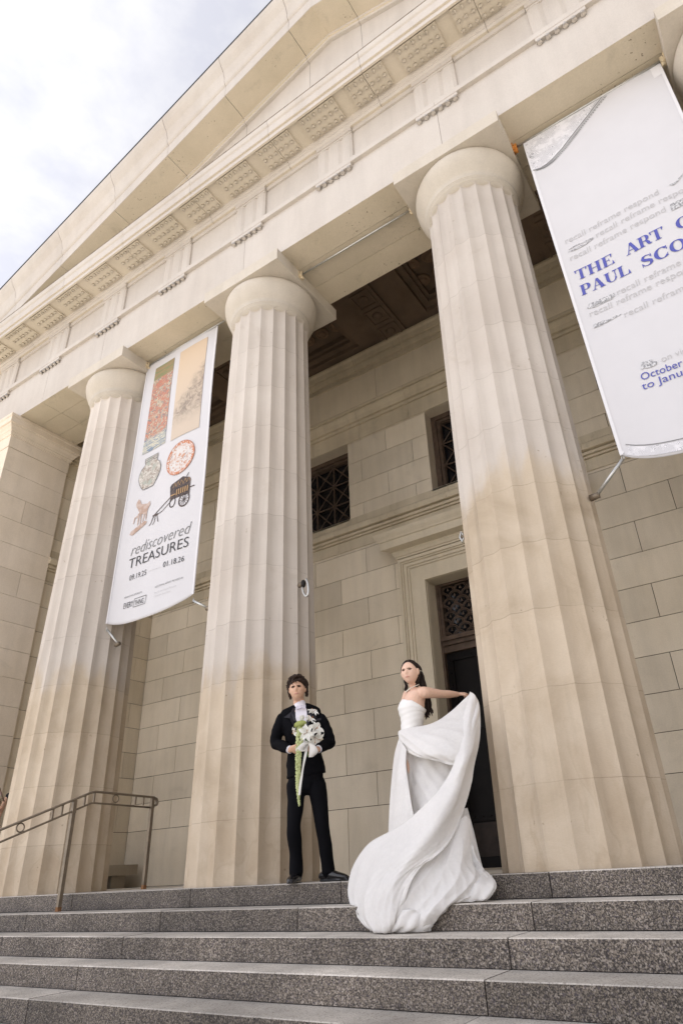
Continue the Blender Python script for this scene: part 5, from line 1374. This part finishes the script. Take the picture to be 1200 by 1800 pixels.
sheet('raised_train_swag', [
    [(742, 1276, -.70), (757, 1272, -.70), (775, 1263, -.66), (796, 1247, -.60), (812, 1232, -.53), (828, 1217, HY)],
    [(703, 1284, -.72), (727, 1288, -.80), (762, 1284, -.80), (795, 1268, -.70), (820, 1246, -.58), (833, 1221, HY)],
    [(701, 1298, -.74), (728, 1306, -.86), (763, 1305, -.90), (798, 1293, -.84), (826, 1265, -.68), (838, 1228, HY)],
    [(703, 1310, -.75), (730, 1320, -.88), (765, 1325, -.96), (798, 1322, -.94), (826, 1295, -.80), (842, 1240, -.50)],
    [(707, 1318, -.75), (734, 1329, -.87), (767, 1337, -.93), (799, 1344, -.93), (826, 1325, -.82), (843, 1262, -.56)]],
    70, 60, [(.006, 1.6, .6, .5, .0, 1.1), (.003, 3.2, 2, -.8, .1, 1.1)], sharp=True, hem='b')
sheet('sweeping_train', [
    [(826, 1216.5, HY), (830, 1218, HY-.01), (835, 1223, HY-.02), (839, 1232, HY)],
    [(812, 1262, -.66), (824, 1256, -.66), (835, 1252, -.58), (842.5, 1250, -.52)],
    [(803, 1310, -.86), (817, 1302, -.86), (831, 1292, -.76), (843, 1282, -.60)],
    [(797, 1346, -.97), (813, 1340, -1.0), (828, 1328, -.88), (840, 1310, -.66)],
    [(772, 1388, -1.03), (793, 1384, -1.07), (814, 1370, -.98), (832, 1345, -.72)],
    [(728, 1433, -1.06), (760, 1432, -1.15), (793, 1420, -1.07), (825, 1388, -.80)],
    [(684, 1463, -.98), (717, 1473, -1.17), (757, 1468, -1.18), (808, 1440, -.93)],
    [(648, 1484, -.90), (683, 1502, -1.17), (727, 1503, -1.24), (788, 1480, -1.05)],
    [(622, 1520, -.86), (657, 1537, -1.16), (702, 1530, -1.27), (762, 1506, -1.16)],
    [(612, 1558, -.88), (640, 1574, -1.20), (682, 1560, -1.31), (738, 1524, -1.21)],
    [(616, 1590, -1.02), (640, 1608, -1.26), (678, 1594, -1.33), (722, 1548, -1.26)],
    [(636, 1622, -1.20), (654, 1636, -1.30), (684, 1630, -1.34), (712, 1580, -1.28)],
    [(652, 1637, -1.16), (664, 1641, -1.22), (690, 1641, -1.26), (705, 1620, -1.24)]],
    80, 150, [(.008, 1.3, 1.0, .35, .12, 1.2), (.0045, 2.6, .3, -.45, .5, 1.3), (.002, 5, 2, .9, .5, 1.2)], sharp=True, hem='lr')
sheet('pooled_train', [
    [(766, 1496, -1.06), (785, 1474, -1.0), (803, 1446, -.92), (818, 1434, -.86), (826, 1440, -.82)],
    [(744, 1518, -1.14), (773, 1503, -1.07), (802, 1490, -1.0), (824, 1488, -.90), (836, 1505, -.82)],
    [(722, 1540, -1.21), (760, 1532, -1.15), (797, 1522, -1.06), (830, 1520, -.92), (846, 1524, -.80)],
    [(704, 1568, -1.27), (750, 1560, -1.2), (796, 1550, -1.10), (838, 1540, -.96), (862, 1538, -.82)],
    [(694, 1600, -1.30), (742, 1590, -1.25), (790, 1575, -1.15), (836, 1560, -1.0), (871, 1552, -.86)],
    [(690, 1630, -1.30), (735, 1618, -1.28), (778, 1598, -1.19), (830, 1576, -1.04), (869, 1566, -.90)],
    [(694, 1641, -1.22), (740, 1640, -1.22), (766, 1622, -1.17), (815, 1588, -1.06), (852, 1580, -.96)]],
    90, 90, [(.015, 1.7, .4, .35, .05, 1.4), (.006, 2.6, 1.3, .4, .1, 1.3), (.0025, 5, 2, -.5, .2, 1.3)], sharp=True)
sheet('hem_roll', [
    [(655, 1622, -1.20), (672, 1615, -1.26), (700, 1600, -1.29), (730, 1600, -1.27), (752, 1612, -1.2)],
    [(650, 1634, -1.22), (674, 1634, -1.29), (700, 1630, -1.31), (728, 1630, -1.29), (757, 1628, -1.22)],
    [(653, 1639, -1.16), (676, 1642, -1.22), (700, 1642, -1.24), (728, 1642, -1.22), (757, 1638, -1.17)]],
    60, 24, [(.008, 4.5, .4, .5, -.5, 1.5)])
sheet('hem_roll', [
    [(828, 1540, -.85), (845, 1530, -.80), (862, 1538, -.80), (868, 1552, -.84)],
    [(815, 1560, -1.0), (842, 1552, -.97), (866, 1555, -.92), (871, 1560, -.88)],
    [(808, 1583, -1.05), (838, 1580, -1.02), (858, 1576, -.98), (869, 1566, -.92)],
    [(812, 1588, -1.0), (838, 1585, -.98), (856, 1580, -.95), (866, 1570, -.90)]],
    50, 34, [(.006, 2.5, .4, .5, -.5, 1.5)])
sheet('inner_veil_panel', [
    [(796, 1425, -.70), (810, 1422, -.64), (821, 1420, -.60)],
    [(805, 1470, -.72), (820, 1462, -.66), (832, 1460, -.62)],
    [(812, 1505, -.74), (828, 1500, -.68), (841, 1498, -.62)],
    [(820, 1538, -.76), (836, 1536, -.70), (850, 1534, -.63)]],
    30, 40, [(.003, 2, 0, 0, -.5, 1.5)])
sheet('inner_train_panel', [
    [(724, 1318, -.72), (750, 1322, -.74), (780, 1328, -.72), (815, 1330, -.66)],
    [(722, 1360, -.76), (750, 1365, -.80), (785, 1370, -.78), (822, 1365, -.68)],
    [(724, 1400, -.80), (752, 1405, -.86), (788, 1408, -.84), (818, 1400, -.72)],
    [(728, 1450, -.86), (756, 1455, -.94), (786, 1452, -.92), (812, 1440, -.76)]],
    40, 50, [(.007, 2.4, .4, .8, -.5, 1.5), (.004, 4, 1.4, -.9, -.5, 1.5)])
sheet('front_skirt_panel', [
    [(702, 1302, -.74), (708, 1308, -.80), (714, 1318, -.83)],
    [(695, 1330, -.75), (704, 1335, -.84), (713, 1345, -.87)],
    [(689, 1365, -.76), (702, 1370, -.88), (717, 1378, -.91)],
    [(685, 1410, -.79), (703, 1412, -.91), (723, 1416, -.95)],
    [(683, 1466, -.83), (706, 1470, -.95), (733, 1462, -.98)]],
    40, 60, [(.004, 2.3, .4, .3, -.5, 1.5)])

# ---------------- passer-by whose arm shows left of the first column
PB = Vector((-4.95, .45, 0)); tp = CAM-PB; tp.z = 0; V = Fig(PB, (-1, -.35, 0))
pp = empty('person', PB, 'passer-by in a dark short sleeved shirt, only one forearm showing beside the left column', 'person')
b = MB(); hc = V.l(0, .02, 1.60); x_, y_, z_ = head(b, hc, V.F, Vector((0, 0, 1)))
limb(b, [hc-z_*.06, V.l(0, 0, 1.47), V.l(0, 0, 1.42)], [.052, .05, .08])
limb(b, [V.l(0, 0, 1.42), V.l(0, 0, 1.25), V.l(0, 0, 1.05), V.l(0, 0, .9)], [(.14, .08), (.15, .1), (.13, .09), (.15, .1)], 18, ref=V.A)
e0 = at(16, 1400, .33); w0 = at(-6, 1447, -.02); h0 = at(-16, 1452, -.12); s0 = V.l(.17, 0, 1.38)
limb(b, [s0, e0, w0], [.05, .040, .028]); hand(b, w0, Vector((0, 0, -1)), h0-w0, Vector((1, 0, 0)), .18, .6)
s1 = V.l(-.19, 0, 1.38); limb(b, [s1, V.l(-.23, 0, 1.12), V.l(-.22, .1, .88)], [.05, .04, .028]); hand(b, V.l(-.22, .1, .88), V.A, Vector((0, 0, -1)), V.F, .18, .5)
for s_ in (-1, 1): limb(b, [V.l(.09*s_, 0, .9), V.l(.09*s_, 0, .48), V.l(.09*s_, 0, .05)], [.08, .055, .04])
bo = b.build('body', 'skin', pp); remesh(bo, .008, 2); face(pp, hc, x_, y_, z_)
b = MB(); limb(b, [V.l(0, 0, 1.45), V.l(0, 0, 1.41), V.l(0, 0, 1.22), V.l(0, 0, 1.02), V.l(0, 0, .86)], [(.08, .06), (.19, .09), (.17, .12), (.155, .11), (.17, .12)], 20, ref=V.A)
limb(b, [s0, s0.lerp(e0, .6), s0.lerp(e0, .99)], [.062, .058, .056]); limb(b, [s1, s1.lerp(V.l(-.23, 0, 1.12), .9)], [.062, .055])
ts = b.build('shirt', 'tshirt', pp); remesh(ts, .01, 3)
b = MB()
for s_ in (-1, 1): limb(b, [V.l(.09*s_, 0, .92), V.l(.09*s_, 0, .5), V.l(.09*s_, 0, .06)], [.095, .07, .06])
tz = b.build('trousers', 'tux', pp); remesh(tz, .01, 3)
b = MB(); b.ball(hc-y_*.02+z_*.03, (.085, .1, .1)); b.build('hair', 'hair', pp)
for s_ in (-1, 1): b = MB(); limb(b, [V.l(.09*s_, -.06, .045), V.l(.09*s_, .08, .04), V.l(.09*s_, .19, .03)], [.042, .042, .03]); b.build('shoe', 'shoe', pp)
# pale bag hung on the stranger's forearm, cut by the left edge
bc = at(-4, 1405, .02)
bg_ = empty('shoulder_bag', bc, 'pale pink bag with a brown strap at the left picture edge', 'bag')
b = MB(); limb(b, [at(-9, 1390, .02), at(-7, 1405, .02), at(-8, 1428, .02)], [(.06, .03), (.075, .05), (.06, .05)], 16, ref=(1, 0, 0)); b.build('pouch', 'bag', bg_)
b = MB(); b.tube([at(-6, 1376, .0), at(0, 1386, -.03), at(4, 1398, -.04), at(8, 1409, -.03)], [(.012, .004)]*4, 8, ref=(1, 0, 0)); b.tube([at(-2, 1398, -.05), at(1, 1406, -.05), at(2, 1412, -.04)], [(.008, .004)]*3, 8, ref=(1, 0, 0)); b.build('strap', 'strap', bg_)
